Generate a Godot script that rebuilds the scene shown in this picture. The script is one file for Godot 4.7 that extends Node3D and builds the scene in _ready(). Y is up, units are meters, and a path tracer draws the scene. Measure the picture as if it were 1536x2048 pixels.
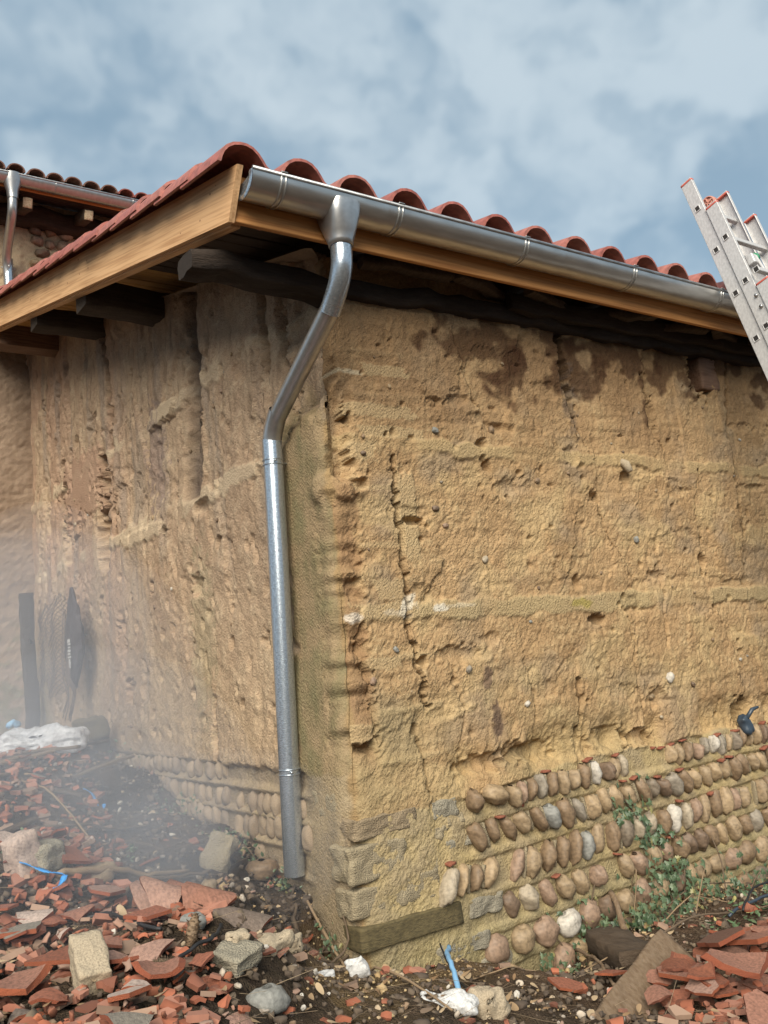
extends Node3D

# ---------------------------------------------------------------- helpers
var rng := RandomNumberGenerator.new()
var M := {}
var shed: Node3D
var house: Node3D
var gcell := {}

const CP := [[0, -.02, -.13], [-.05, -.6, .20], [0, -1.66, .38], [0, -3.2, .52], [0, -5.75, .9], [-1.0, -2.0, .90], [-1.4, -1.4, .82], [-2.2, -1.8, .98], [-1.38, -.73, .60], [-.62, -.16, .36], [-.97, .45, .42], [-1.41, .79, .36], [-1.73, 1.02, .40], [-.55, .94, .10], [-.3, .5, .04], [.3, .3, -.17], [0, 1.2, -.1], [-2.25, 2.2, .05], [-2.25, 3.6, -.3], [.77, .79, -.22], [1.46, .85, -.22], [1.0, .0, -.36], [1.6, .0, -.26], [3, .0, -.27], [3, 1.5, -.25], [.6, 2, -.2], [5, 1, -.2], [-4, -1, .9], [-4, -5, 1.0], [-8, 3, .1], [8, 6, -.3], [-2, 9, -.4], [-.4, -.9, .42], [-.5, -2.9, .72], [-.35, -1.6, .5], [-.75, -2.45, .93], [-.3, -3.6, .72]]

func g_raw(x: float, z: float) -> float:
	var n := 0.0
	var d := 0.0
	for c in CP:
		var r: float = (x - c[0]) * (x - c[0]) + (z - c[1]) * (z - c[1]) + .02
		var w := pow(r, -1.75)
		n += w * c[2]
		d += w
	return n / d

var gtab := PackedFloat32Array()
func g(x: float, z: float) -> float:   # ground level, without its roughness
	if gtab.is_empty():
		for j in 101:
			for i in 91:
				gtab.append(g_raw(-4.0 + i * .1, -6.0 + j * .1))
	if x < -4.0 or x > 4.9 or z < -6.0 or z > 3.9:
		return g_raw(x, z)
	var fx := (x + 4.0) * 10.0
	var fz := (z + 6.0) * 10.0
	var i := int(fx)
	var j := int(fz)
	fx -= i
	fz -= j
	var k := j * 91 + i
	return lerpf(lerpf(gtab[k], gtab[k + 1], fx), lerpf(gtab[k + 91], gtab[k + 92], fx), fz)

func noise(seed_: int, freq: float, oct := 3, kind := FastNoiseLite.TYPE_SIMPLEX_SMOOTH) -> FastNoiseLite:
	var n := FastNoiseLite.new()
	n.seed = seed_
	n.frequency = freq
	n.noise_type = kind
	n.fractal_type = FastNoiseLite.FRACTAL_FBM if oct > 1 else FastNoiseLite.FRACTAL_NONE
	n.fractal_octaves = oct
	return n

func cells(seed_: int, freq: float, ret: int, warp := .0, warp_freq := .1) -> FastNoiseLite:
	var n := FastNoiseLite.new()
	n.seed = seed_
	n.frequency = freq
	n.noise_type = FastNoiseLite.TYPE_CELLULAR
	n.cellular_return_type = ret
	n.fractal_type = FastNoiseLite.FRACTAL_NONE
	if warp > 0.0:
		n.domain_warp_enabled = true
		n.domain_warp_amplitude = warp
		n.domain_warp_frequency = warp_freq
		n.domain_warp_fractal_type = FastNoiseLite.DOMAIN_WARP_FRACTAL_PROGRESSIVE
		n.domain_warp_fractal_octaves = 3
	return n

func lin(r: float, gg: float, b: float) -> Color:
	return Color(r, gg, b).linear_to_srgb()

func tex(n: FastNoiseLite, ramp: Array, size := 512, normal := false) -> NoiseTexture2D:
	var t := NoiseTexture2D.new()
	t.width = size
	t.height = size
	t.seamless = true
	t.seamless_blend_skirt = .15
	t.generate_mipmaps = false
	t.noise = n
	if normal:
		t.as_normal_map = true
	if ramp.size():
		var gr := Gradient.new()
		gr.offsets = PackedFloat32Array()
		var off := PackedFloat32Array()
		var col := PackedColorArray()
		for r in ramp:
			off.append(r[0])
			col.append(r[1])
		gr.offsets = off
		gr.colors = col
		t.color_ramp = gr
	return t

func grey(v: float) -> Color:
	return Color(v, v, v)

func mat(col: Color, rough := .9, t: Texture2D = null, scale_ := Vector3.ONE, bump: Texture2D = null, depth := .4, metal := 0.0, world := true) -> StandardMaterial3D:
	var m := StandardMaterial3D.new()
	m.albedo_color = col
	m.roughness = rough
	m.metallic = metal
	if t or bump:
		m.uv1_triplanar = true
		m.uv1_world_triplanar = world
		m.uv1_scale = scale_
	if t:
		m.albedo_texture = t
	if bump:
		m.heightmap_enabled = true
		m.heightmap_texture = bump
		m.heightmap_scale = depth
	return m

func thing(called: String, label: String, category: String, at := Vector3.ZERO, group := "") -> Node3D:
	var o := Node3D.new()
	o.name = numbered(called)
	o.position = at
	add_child(o)
	tag(o, label, category, group)
	return o

func tag(o: Node, label: String, category: String, group := "") -> void:
	o.set_meta("label", label)
	o.set_meta("category", category)
	if group:
		o.set_meta("group", group)

var counts := {}
func numbered(called: String) -> String:
	var n: int = counts.get(called, 0)
	counts[called] = n + 1
	return called if n == 0 else "%s_%03d" % [called, n]

func mi(called: String, mesh: Mesh, m: Material, parent: Node, xf := Transform3D(), over = null) -> MeshInstance3D:
	var o := MeshInstance3D.new()
	o.mesh = mesh
	if m and mesh.get_surface_count() > 0:
		o.set_surface_override_material(0, m)
	if over:
		for k in over.size():
			o.set_surface_override_material(k, over[k])
	o.transform = xf
	if parent == self:
		o.name = numbered(called)
	else:
		var key := "n_" + called
		var n: int = parent.get_meta(key, 0) if parent.has_meta(key) else 0
		parent.set_meta(key, n + 1)
		o.name = called if n == 0 else "%s_%03d" % [called, n]
	parent.add_child(o, true)
	return o

func stuff(o: Node) -> void:
	o.set_meta("kind", "stuff")

func begin(smooth := true) -> SurfaceTool:
	var st := SurfaceTool.new()
	st.begin(Mesh.PRIMITIVE_TRIANGLES)
	st.set_smooth_group(0 if smooth else -1)
	return st

func done(st: SurfaceTool, into: ArrayMesh = null) -> ArrayMesh:
	st.index()
	st.generate_normals()
	return st.commit(into)

func tri(st: SurfaceTool, a: Vector3, b: Vector3, c: Vector3, out: Vector3) -> void:
	if (b - a).cross(c - a).dot(out) > 0.0:
		st.add_vertex(a); st.add_vertex(c); st.add_vertex(b)
	else:
		st.add_vertex(a); st.add_vertex(b); st.add_vertex(c)

func quad(st: SurfaceTool, a: Vector3, b: Vector3, c: Vector3, d: Vector3, out: Vector3) -> void:
	tri(st, a, b, c, out)
	tri(st, a, c, d, out)

func from_grid(pos: PackedVector3Array, nu: int, nv: int, out: Vector3, cols := PackedColorArray()) -> ArrayMesh:
	var idx := PackedInt32Array()
	idx.resize((nu - 1) * (nv - 1) * 6)
	var k := 0
	var mid := (nv / 2) * nu + nu / 2
	var flip := (pos[mid + 1] - pos[mid]).cross(pos[mid + nu] - pos[mid]).dot(out) > 0.0
	for j in nv - 1:
		for i in nu - 1:
			var a := j * nu + i
			var b := a + 1
			var c := a + nu + 1
			var d := a + nu
			if flip:
				idx[k] = a; idx[k + 1] = c; idx[k + 2] = b; idx[k + 3] = a; idx[k + 4] = d; idx[k + 5] = c
			else:
				idx[k] = a; idx[k + 1] = b; idx[k + 2] = c; idx[k + 3] = a; idx[k + 4] = c; idx[k + 5] = d
			k += 6
	var nor := PackedVector3Array()
	nor.resize(pos.size())
	for j in nv:
		for i in nu:
			var a := j * nu + i
			var du := pos[a + (1 if i < nu - 1 else 0)] - pos[a - (1 if i > 0 else 0)]
			var dv := pos[a + (nu if j < nv - 1 else 0)] - pos[a - (nu if j > 0 else 0)]
			var n := du.cross(dv).normalized()
			nor[a] = n if flip else -n
	var arr := []
	arr.resize(Mesh.ARRAY_MAX)
	arr[Mesh.ARRAY_VERTEX] = pos
	arr[Mesh.ARRAY_NORMAL] = nor
	if cols.size():
		arr[Mesh.ARRAY_COLOR] = cols
	arr[Mesh.ARRAY_INDEX] = idx
	var m := ArrayMesh.new()
	m.add_surface_from_arrays(Mesh.PRIMITIVE_TRIANGLES, arr)
	return m

func tube(st: SurfaceTool, pts: Array, radii, seg := 8, cap := true) -> void:
	var prev := []
	var up := Vector3.UP
	for i in pts.size():
		var p: Vector3 = pts[i]
		var d: Vector3 = (pts[mini(i + 1, pts.size() - 1)] - pts[maxi(i - 1, 0)]).normalized()
		if i == 0:
			up = Vector3.UP if absf(d.y) < .9 else Vector3.RIGHT
		var x := d.cross(up).normalized()
		up = x.cross(d).normalized()
		var r: float = radii[i] if radii is Array else radii
		var ring := []
		for k in seg:
			var a := TAU * k / seg
			ring.append(p + (x * cos(a) + up * sin(a)) * r)
		if i > 0:
			for k in seg:
				var k2 := (k + 1) % seg
				var mid: Vector3 = (ring[k] + ring[k2]) * .5 - p
				quad(st, prev[k], prev[k2], ring[k2], ring[k], mid)
		if cap and (i == 0 or i == pts.size() - 1):
			for k in seg:
				tri(st, p, ring[k], ring[(k + 1) % seg], d if i > 0 else -d)
		prev = ring

func bez(pts: Array, n: int) -> Array:   # a smooth line through the points
	var c := Curve3D.new()
	for i in pts.size():
		var p: Vector3 = pts[i]
		var t: Vector3 = (pts[mini(i + 1, pts.size() - 1)] - pts[maxi(i - 1, 0)]) * .2
		c.add_point(p, -t, t)
	var out := []
	var l := c.get_baked_length()
	for i in n + 1:
		out.append(c.sample_baked(l * i / n, true))
	return out

func bevel_box(st: SurfaceTool, size: Vector3, b: float, at := Vector3.ZERO, basis_ := Basis()) -> void:
	var h := size * .5
	var f := func(v: Vector3) -> Vector3: return at + basis_ * v
	for ax in 3:
		for s in [-1.0, 1.0]:
			var n := Vector3.ZERO
			n[ax] = s
			var u := (ax + 1) % 3
			var w := (ax + 2) % 3
			var q := []
			for c in [[-1, -1], [1, -1], [1, 1], [-1, 1]]:
				var v := Vector3.ZERO
				v[ax] = s * h[ax]
				v[u] = c[0] * (h[u] - b)
				v[w] = c[1] * (h[w] - b)
				q.append(f.call(v))
			quad(st, q[0], q[1], q[2], q[3], basis_ * n)
	for ax in 3:
		var u := (ax + 1) % 3
		var w := (ax + 2) % 3
		for su in [-1.0, 1.0]:
			for sw in [-1.0, 1.0]:
				var q := []
				for c in [[-1, 0], [1, 0], [1, 1], [-1, 1]]:
					var v := Vector3.ZERO
					v[ax] = c[0] * (h[ax] - b)
					v[u] = su * (h[u] - (b if c[1] else 0.0))
					v[w] = sw * (h[w] - (0.0 if c[1] else b))
					q.append(f.call(v))
				var n := Vector3.ZERO
				n[u] = su
				n[w] = sw
				quad(st, q[0], q[1], q[2], q[3], basis_ * n)
	for sx in [-1.0, 1.0]:
		for sy in [-1.0, 1.0]:
			for sz in [-1.0, 1.0]:
				var s := Vector3(sx, sy, sz)
				var q := []
				for ax in 3:
					var v := Vector3.ZERO
					for k in 3:
						v[k] = s[k] * (h[k] - (0.0 if k == ax else b))
					q.append(f.call(v))
				tri(st, q[0], q[1], q[2], basis_ * s)

func box(size: Vector3, b := .004) -> ArrayMesh:
	var st := begin(false)
	bevel_box(st, size, b)
	return done(st)

func rock(size: Vector3, seed_: int, amp: float, round_: float, n := 9, freq := 9.0, flat_steps := 0.0) -> ArrayMesh:   # a rounded block with a rough skin
	var no := noise(seed_, freq, 4)
	var h := size * .5
	var rr := round_ * minf(h.x, minf(h.y, h.z))
	var st := begin()
	for ax in 3:
		for s in [-1.0, 1.0]:
			var u := (ax + 1) % 3
			var w := (ax + 2) % 3
			var out := Vector3.ZERO
			out[ax] = s
			var q := []
			for j in n + 1:
				for i in n + 1:
					var v := Vector3.ZERO
					v[ax] = s * h[ax]
					v[u] = (2.0 * i / n - 1.0) * h[u]
					v[w] = (2.0 * j / n - 1.0) * h[w]
					var inner := v.clamp(-(h - Vector3.ONE * rr), h - Vector3.ONE * rr)
					var d := (v - inner).normalized()
					var p := inner + d * rr
					var k := no.get_noise_3d(p.x + seed_, p.y, p.z)
					if flat_steps > 0.0:
						k = floorf(k * flat_steps) / flat_steps
					q.append(p + d * k * amp)
			for j in n:
				for i in n:
					quad(st, q[j * (n + 1) + i], q[j * (n + 1) + i + 1], q[(j + 1) * (n + 1) + i + 1], q[(j + 1) * (n + 1) + i], out)
	return done(st)

func egg(seed_: int, amp := .135, nu := 18, nv := 12) -> ArrayMesh:   # a river cobble of unit size
	var no := noise(seed_, 1.0, 3)
	var pos := PackedVector3Array()
	var taper := sin(seed_ * 2.3) * .14
	for j in nv + 1:
		var b := PI * (float(j) / nv - .5)
		for i in nu + 1:
			var a := TAU * (i % nu) / nu
			var d := Vector3(cos(b) * cos(a), sin(b), cos(b) * sin(a))
			var e := Vector3(signf(d.x) * pow(absf(d.x), .86), signf(d.y) * pow(absf(d.y), .9), signf(d.z) * pow(absf(d.z), .92))
			var r := 1.0 + no.get_noise_3d(d.x + seed_ * 3.1, d.y, d.z) * amp * 2.0
			e = e * r
			e.x *= 1.0 + taper * d.y
			pos.append(e * .5)
	var st := begin()
	for j in nv:
		for i in nu:
			var k := j * (nu + 1) + i
			var o := pos[k] + pos[k + 1] + pos[k + nu + 1] + pos[k + nu + 2]
			if j > 0:
				tri(st, pos[k], pos[k + 1], pos[k + nu + 2], o)
			if j < nv - 1:
				tri(st, pos[k], pos[k + nu + 2], pos[k + nu + 1], o)
			if j == 0:
				tri(st, pos[k], pos[k + nu + 2], pos[k + nu + 1], o)
			if j == nv - 1:
				tri(st, pos[k], pos[k + 1], pos[k + nu + 2], o)
	return done(st)

func shard(seed_: int, curve: float, sides: int, ragged := .25, thick := .015) -> ArrayMesh:   # a broken piece of roof tile of unit size: two faces (surface 0) and its broken rim (surface 1)
	var r := RandomNumberGenerator.new()
	r.seed = seed_ * 77 + 5
	var rim := []
	var ph := r.randf() * TAU
	for k in sides:
		var a := ph + TAU * (k + r.randf_range(-.28, .28)) / sides
		var rad := r.randf_range(1.0 - ragged, 1.0) * .5
		rim.append(Vector2(cos(a) * rad * 1.1, sin(a) * rad * .85))
	var full := []
	for k in sides:
		var p: Vector2 = rim[k]
		var q: Vector2 = rim[(k + 1) % sides]
		full.append(p)
		var nrm := (q - p).orthogonal().normalized()
		full.append(p.lerp(q, r.randf_range(.3, .5)) + nrm * r.randf_range(-.022, .022))
		full.append(p.lerp(q, r.randf_range(.6, .8)) + nrm * r.randf_range(-.022, .022))
	var f := func(p: Vector2, t: float) -> Vector3:
		if absf(curve) < .01:
			return Vector3(p.x, t + sin(p.y * 3.0 + seed_) * .006, p.y)
		var R := 1.0 / curve
		var a := p.x / R
		return Vector3(sin(a) * (R + t), cos(a) * (R + t) - R, p.y)
	var st := begin()
	var e := begin(false)
	var n := full.size()
	var t2 := thick * .5
	for side in [1.0, -1.0]:
		var out := Vector3(0, side, 0)
		for k in n:
			var p: Vector2 = full[k]
			var q: Vector2 = full[(k + 1) % n]
			var a: Vector3 = f.call(p, t2 * side)
			var b: Vector3 = f.call(q, t2 * side)
			var c: Vector3 = f.call(p * .5, t2 * side)
			var d: Vector3 = f.call(q * .5, t2 * side)
			quad(st, a, b, d, c, out)
			tri(st, c, d, f.call(Vector2.ZERO, t2 * side), out)
	for k in n:
		var p: Vector2 = full[k]
		var q: Vector2 = full[(k + 1) % n]
		var o := (p + q) * .5
		quad(e, f.call(p, t2), f.call(q, t2), f.call(q, -t2), f.call(p, -t2), Vector3(o.x, 0, o.y))
	var m := done(st)
	return done(e, m)

# ---------------------------------------------------------------- rammed earth: a sheet of cells with a height and a colour each
class Sheet:
	var nx: int
	var ny: int
	var d: float
	var x0: float
	var y0: float
	var H := PackedFloat32Array()
	var C := PackedColorArray()
	var jit: FastNoiseLite

	func make(x0_: float, x1: float, y0_: float, y1: float, d_: float) -> void:
		x0 = x0_
		y0 = y0_
		d = d_
		nx = int(round((x1 - x0) / d)) + 1
		ny = int(round((y1 - y0) / d)) + 1
		H.resize(nx * ny)
		C.resize(nx * ny)

	func crack(pts: Array, w: float, depth: float, step := 0.0, dark := .35) -> void:
		var lo := Vector2(99, 99)
		var hi := Vector2(-99, -99)
		for p in pts:
			lo = lo.min(Vector2(p[0], p[1]))
			hi = hi.max(Vector2(p[0], p[1]))
		var pad := maxf(w * 2.0, .2 if step != 0.0 else .05)
		var i0 := maxi(0, int((lo.x - pad - x0) / d))
		var i1 := mini(nx - 1, int((hi.x + pad - x0) / d))
		var j0 := maxi(0, int((lo.y - pad - y0) / d))
		var j1 := mini(ny - 1, int((hi.y + pad - y0) / d))
		for j in range(j0, j1 + 1):
			var y := y0 + j * d
			for i in range(i0, i1 + 1):
				var x := x0 + i * d
				var jx := jit.get_noise_2d(x * 9.0, y * 9.0) * .03
				var p := Vector2(x + jx, y + jit.get_noise_2d(y * 9.0 + 50.0, x * 9.0) * .02)
				var best := 9.0
				var side := 0.0
				for k in pts.size() - 1:
					var a := Vector2(pts[k][0], pts[k][1])
					var b := Vector2(pts[k + 1][0], pts[k + 1][1])
					var t := clampf((p - a).dot(b - a) / (b - a).length_squared(), 0.0, 1.0)
					var q := a + (b - a) * t
					var dd := p.distance_to(q)
					if dd < best:
						best = dd
						side = p.x - q.x
				var n := j * nx + i
				var ww := maxf(w, .013) * (.6 + .9 * absf(jit.get_noise_2d(x * 3.0, y * 5.0 + 9.0)))
				if best < ww:
					var k := 1.0 - best / ww
					H[n] -= depth * minf(1.0, k * 2.4)
					C[n] = C[n].lerp(Color(.33, .2, .1), minf(1.0, k * 1.5) * dark * .4)  # colour darkens towards the crack bottom, painting in its shade
				if step != 0.0 and signf(side) == signf(step):
					H[n] -= absf(step) * 1.5 * exp(-best / .16) * smoothstep(0.0, .006, best)

	func pit(x: float, y: float, rx: float, ry: float, depth: float, pow_ := 1.0) -> void:
		for j in range(maxi(0, int((y - ry - y0) / d)), mini(ny - 1, int((y + ry - y0) / d)) + 1):
			for i in range(maxi(0, int((x - rx - x0) / d)), mini(nx - 1, int((x + rx - x0) / d)) + 1):
				var px := x0 + i * d
				var py := y0 + j * d
				var q := Vector2((px - x) / rx, (py - y) / ry)
				var l := q.length() * (1.0 + jit.get_noise_2d(px * 14.0, py * 14.0) * .7)
				if l < 1.0:
					H[j * nx + i] -= depth * pow(1.0 - l * l, pow_)

	func paint(x: float, y: float, rx: float, ry: float, col: Color, share: float, ragged := .8, freq := 12.0) -> void:
		for j in range(maxi(0, int((y - ry * 1.4 - y0) / d)), mini(ny - 1, int((y + ry * 1.4 - y0) / d)) + 1):
			for i in range(maxi(0, int((x - rx * 1.4 - x0) / d)), mini(nx - 1, int((x + rx * 1.4 - x0) / d)) + 1):
				var px := x0 + i * d
				var py := y0 + j * d
				var l := Vector2((px - x) / rx, (py - y) / ry).length() + jit.get_noise_2d(px * freq, py * freq) * ragged
				if l < 1.0:
					var n := j * nx + i
					C[n] = C[n].lerp(col, share * smoothstep(1.0, .6, l))

	func smooth_patch(x: float, y: float, rx: float, ry: float, level: float, col: Color, share: float) -> void:   # where the render or a mortar bed is still on
		for j in range(maxi(0, int((y - ry * 1.5 - y0) / d)), mini(ny - 1, int((y + ry * 1.5 - y0) / d)) + 1):
			for i in range(maxi(0, int((x - rx * 1.5 - x0) / d)), mini(nx - 1, int((x + rx * 1.5 - x0) / d)) + 1):
				var px := x0 + i * d
				var py := y0 + j * d
				var q := Vector2((px - x) / rx, (py - y) / ry)
				var l := maxf(absf(q.x), absf(q.y)) + jit.get_noise_2d(px * 7.0, py * 7.0) * .45 + jit.get_noise_2d(px * 25.0, py * 25.0) * .25
				if l < 1.0:
					var n := j * nx + i
					var k := smoothstep(1.0, .9, l)
					H[n] = lerpf(H[n], level + H[n] * .15, k)
					C[n] = C[n].lerp(col, share * k)

const R := .085
func corner_point(sx: float, y: float, h: float) -> Vector3:   # sx runs along the front wall (+x) or along the side wall (-z)
	var s := absf(sx)
	var q := R * PI * .25
	var p := Vector3.ZERO
	if s < q:
		var a := PI * .25 - s / R
		var dir := Vector3(-sin(a), 0, cos(a)) if sx >= 0.0 else Vector3(-cos(a), 0, sin(a))
		p = Vector3(R, 0, -R) + dir * (R + h)
	elif sx >= 0.0:
		p = Vector3(R + s - q, 0, h)
	else:
		p = Vector3(-h, 0, -R - s + q)
	p.y = y
	return p

var n_big: FastNoiseLite
var n_mid: FastNoiseLite
var n_fine: FastNoiseLite
var n_lump: FastNoiseLite
var n_crack: FastNoiseLite
var n_clod: FastNoiseLite
var n_flake: FastNoiseLite
var n_warp: FastNoiseLite

func corner_lost(sx: float, y: float) -> float:   # how far the corner has weathered away
	var k := 0.0
	var w := n_mid.get_noise_2d(sx * 2.0, y * 1.1) * .045 + n_fine.get_noise_2d(sx * .7, y * .6) * .014
	k += .13 * smoothstep(.06, .035, sx + w) * smoothstep(-.5, -.3, sx + w) * smoothstep(2.5, 2.66, y + w * 1.5 - sx * .25)
	k += .075 * smoothstep(.15, .115, sx + w) * smoothstep(-.02, .02, sx + w) * smoothstep(2.13, 2.19, y + w) * smoothstep(2.7, 2.5, y)
	k -= .03 * smoothstep(.07, .02, absf(y - 2.12 + w)) * smoothstep(.2, .1, absf(sx - .03))
	k += .035 * smoothstep(.03, -.005, absf(sx) - .12 + n_mid.get_noise_2d(sx * 7.0, y * 5.0) * .05) * smoothstep(.75, .95, y) * smoothstep(2.1, 1.9, y) * clampf(.55 + n_mid.get_noise_2d(3.0, y * 1.3) * 1.5, 0.0, 1.2) * (1.0 if sx > 0.0 else lerpf(1.0, .45, clampf(sx / -.08, 0.0, 1.0)))
	return k

func corner_edge(y: float) -> float:   # both faces meet at this level
	return .012 * n_big.get_noise_2d(7.0, y * 1.6) + .024 * n_mid.get_noise_2d(1.0, y * .8) + .006 * n_fine.get_noise_2d(0.0, y * .6)

func front_wall_sheet() -> Sheet:
	var S := Sheet.new()
	S.jit = noise(91, 1.0, 3)
	S.make(0.0, 5.2, -.6, 3.32, .008)
	var base := Color(.52, .345, .185)
	var brown := Color(.375, .24, .125)
	var pale := Color(.57, .425, .24)
	for j in S.ny:
		var y := S.y0 + j * S.d
		for i in S.nx:
			var x := S.x0 + i * S.d
			var wx := n_warp.get_noise_2d(x, y) * .035
			var wy := n_warp.get_noise_2d(y + 40.0, x) * .035
			var big := n_big.get_noise_2d(x, y)
			var mid := n_mid.get_noise_2d(x, y)
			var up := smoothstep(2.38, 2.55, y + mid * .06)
			var lay := n_mid.get_noise_2d(x * .28 + 31.0, y * 2.1)
			var streak := n_mid.get_noise_2d(x * 3.4 + 7.0, y * .55)
			var fine := n_fine.get_noise_2d(x, y)
			var cr := n_crack.get_noise_2d(x + wx, (y + wy) * .85)      # distance to the nearest hair crack
			var clod := n_clod.get_noise_2d(x + wx, y + wy)
			var flake := n_flake.get_noise_2d(x * 1.0, y * .8)
			var cl := smoothstep(-.98, -.8, cr)
			var lump := -n_lump.get_noise_2d(x, y * .9)
			var h := big * .016 + mid * .006 + lay * .005 + fine * .0032 + flake * .0075 + (lump - .5) * .0072 * clampf(.7 + mid * 1.8 + big * 1.2, .1, 1.3)
			h -= (1.0 - cl) * .0045 * lerpf(1.0, .4, up)
			h -= maxf(0.0, -clod - .25) * .0 + maxf(0.0, n_clod.get_noise_2d(x * .55 + 20.0, y * .55) * -1.0 - .78) * .03
			h += streak * .004 * (.3 + up)
			# shallow layers, one rammed on the other
			h -= .006 * smoothstep(.018, .0, absf(fposmod(y + mid * .03 + .05, .145) - .07)) * clampf(n_big.get_noise_2d(x * 1.7, y + 60.0) * 2.5, 0.0, 1.0)
			var rough := 1.0
			var c := base.lerp(brown, clampf(.38 + big * .45 + flake * .28 + lay * .35, 0.0, 1.0))
			c = c.lerp(pale, clampf(mid * .6 + fine * .5, 0.0, .6))
			c = c.lerp(Color(.36, .275, .185), clampf(n_big.get_noise_2d(x * 1.9 + 90.0, y * 2.2) * 1.5 - .1, 0.0, .6))
			c = c.lerp(Color(.60, .44, .235), clampf(n_big.get_noise_2d(x * 2.4 + 190.0, y * 3.1) * 1.6 - .1, 0.0, .55) * smoothstep(2.6, 2.2, y))
			# lime mortar between the lifts
			for b in [[2.355, .036, 1.0], [1.49, .046, 1.0], [3.1, .03, .3]]:
				var by: float = b[0] + n_warp.get_noise_2d(x * .5, b[0]) * .02
				var k: float = smoothstep(b[1] + .006, b[1] - .006, absf(y - by) + mid * .03 + fine * .01) * b[2]
				k *= .35 + .65 * smoothstep(-.2, .0, n_big.get_noise_2d(x * 1.4 + 5.0, b[0] * 9.0))
				if k > 0.0:
					h = lerpf(h, .009 + big * .016, k * .9)
					c = c.lerp(Color(.55, .405, .215) if b[0] > 2.0 else Color(.49, .38, .21), k * .7)
			for b in [2.83, 2.6, 2.12, 1.83, 1.27, 1.02, .79]:   # beds near the corner
				var k := smoothstep(.02, .006, absf(y - b - (x - .3) * .02) + mid * .012) * smoothstep(.62, .45, x + mid * .2) * smoothstep(.1, .16, x)
				h = lerpf(h, .006 + big * .015, k * .6)
				c = c.lerp(pale, k * .5)
			# browner upper lift: shade under the eaves put into the earth colour
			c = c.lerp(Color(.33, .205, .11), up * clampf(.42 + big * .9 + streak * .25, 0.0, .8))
			# damp and moss low on the wall
			var green := smoothstep(1.35, .75, y + big * .3) * (smoothstep(.75, .2, x) * .55 + smoothstep(.25, .0, absf(x - 1.45) - .35 + mid * .4) * .5)
			c = c.lerp(Color(.36, .285, .155), clampf(green + (n_mid.get_noise_2d(x * .5, y * .5 + 70.0)) * .35 * smoothstep(1.6, 1.0, y), 0.0, .6))
			# washed out foot of the earth
			var foot := smoothstep(.16, .02, absf(y - .72 - big * .05)) * smoothstep(.45, .6, x) * clampf(.4 + n_mid.get_noise_2d(x * .6 + 11.0, .3) * 2.2, 0.0, 1.0)
			h -= foot * .05
			c = c.lerp(Color(.6, .42, .2), foot * .5)
			# stone foot: mortar set back between the cobbles
			var lip := lerpf(.57, .63, smoothstep(.6, 1.4, x)) + .012 * (x - 1.4) + mid * .02
			var low := smoothstep(lip + .008, lip - .008, y)
			if low > 0.0:
				var yy := y - .02 * (x - 1.0)
				var f := 1.0
				for q in [.463, .291, .108, -.063, -.225]:
					f = minf(f, absf(yy - q + mid * .008))
				var hm := -.026 + .016 * smoothstep(.03, .012, f) + lump * .006 + mid * .006
				if x < .6:
					hm = lerpf(hm, -.006 + mid * .012 + fine * .006, smoothstep(.62, .5, x))
				h = lerpf(h, hm, low)
				var mc := Color(.5, .385, .2).lerp(Color(.42, .33, .2), clampf(.5 + mid + big * .6, 0.0, 1.0))
				mc = mc.lerp(Color(.3, .27, .15), smoothstep(.3, -.25, y + big * .2) * .5)
				c = c.lerp(mc, low)
			h = lerpf(corner_edge(y), h, smoothstep(.0, .07, absf(x) + mid * .012))
			h -= corner_lost(x, y)
			h += .05 * smoothstep(1.6, .2, y) 
			var bare := smoothstep(.02, -.02, x - .12 + mid * .06) * smoothstep(.72, .9, y) * smoothstep(2.3, 2.05, y)
			c = c.lerp(Color(.31, .185, .10), bare * .7)
			c = Color(.36, .245, .125).lerp(c, smoothstep(.0, .02, absf(x) + mid * .03))
			c = c * (1.0 + fine * .14 + cl * .05 - .05 + (lump - .55) * .16)
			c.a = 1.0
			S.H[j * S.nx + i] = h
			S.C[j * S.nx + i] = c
	for p in [[.33, 2.52, .2, .035], [.38, 2.74, .15, .03], [.36, 2.41, .24, .03], [.2, 2.3, .08, .05], [.44, 2.0, .06, .25], [.28, 1.6, .1, .05], [.25, 1.5, .2, .04], [.22, 1.25, .1, .03], [.06, .93, .07, .045]]:
		S.smooth_patch(p[0], p[1], p[2], p[3], .004 + .05 * smoothstep(1.6, .2, p[1]), pale, .6)
	S.paint(.38, 1.53, .07, .06, Color(.75, .68, .55), .8)
	S.paint(.29, 1.49, .08, .02, Color(.7, .6, .45), .5)
	S.paint(.58, 1.5, .06, .022, Color(.78, .72, .6), .85)
	S.paint(.75, 1.51, .16, .012, Color(.66, .56, .4), .6)
	S.paint(.04, 1.475, .07, .028, Color(.72, .63, .52), .85)
	S.paint(.13, 2.71, .12, .014, Color(.66, .55, .38), .7)
	S.paint(.85, 1.12, .035, .1, Color(.13, .085, .07), .75)
	S.paint(.87, .9, .045, .1, Color(.12, .08, .065), .8)
	S.paint(1.6, 1.49, .09, .03, Color(.38, .33, .05), .5)
	for p in [[1.05, 2.98, .38, .2], [1.3, 2.8, .16, .16], [1.72, 2.92, .3, .22], [2.25, 3.08, .4, .14], [2.75, 3.02, .26, .2], [3.3, 3.1, .3, .12], [2.45, 2.74, .08, .2], [4.0, 3.0, .4, .15]]:   # dark stain patches that also carry painted shade from the eaves
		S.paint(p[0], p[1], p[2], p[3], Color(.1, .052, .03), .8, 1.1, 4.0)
	S.paint(1.75, 2.7, .09, .25, Color(.15, .12, .1), .5)
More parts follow.
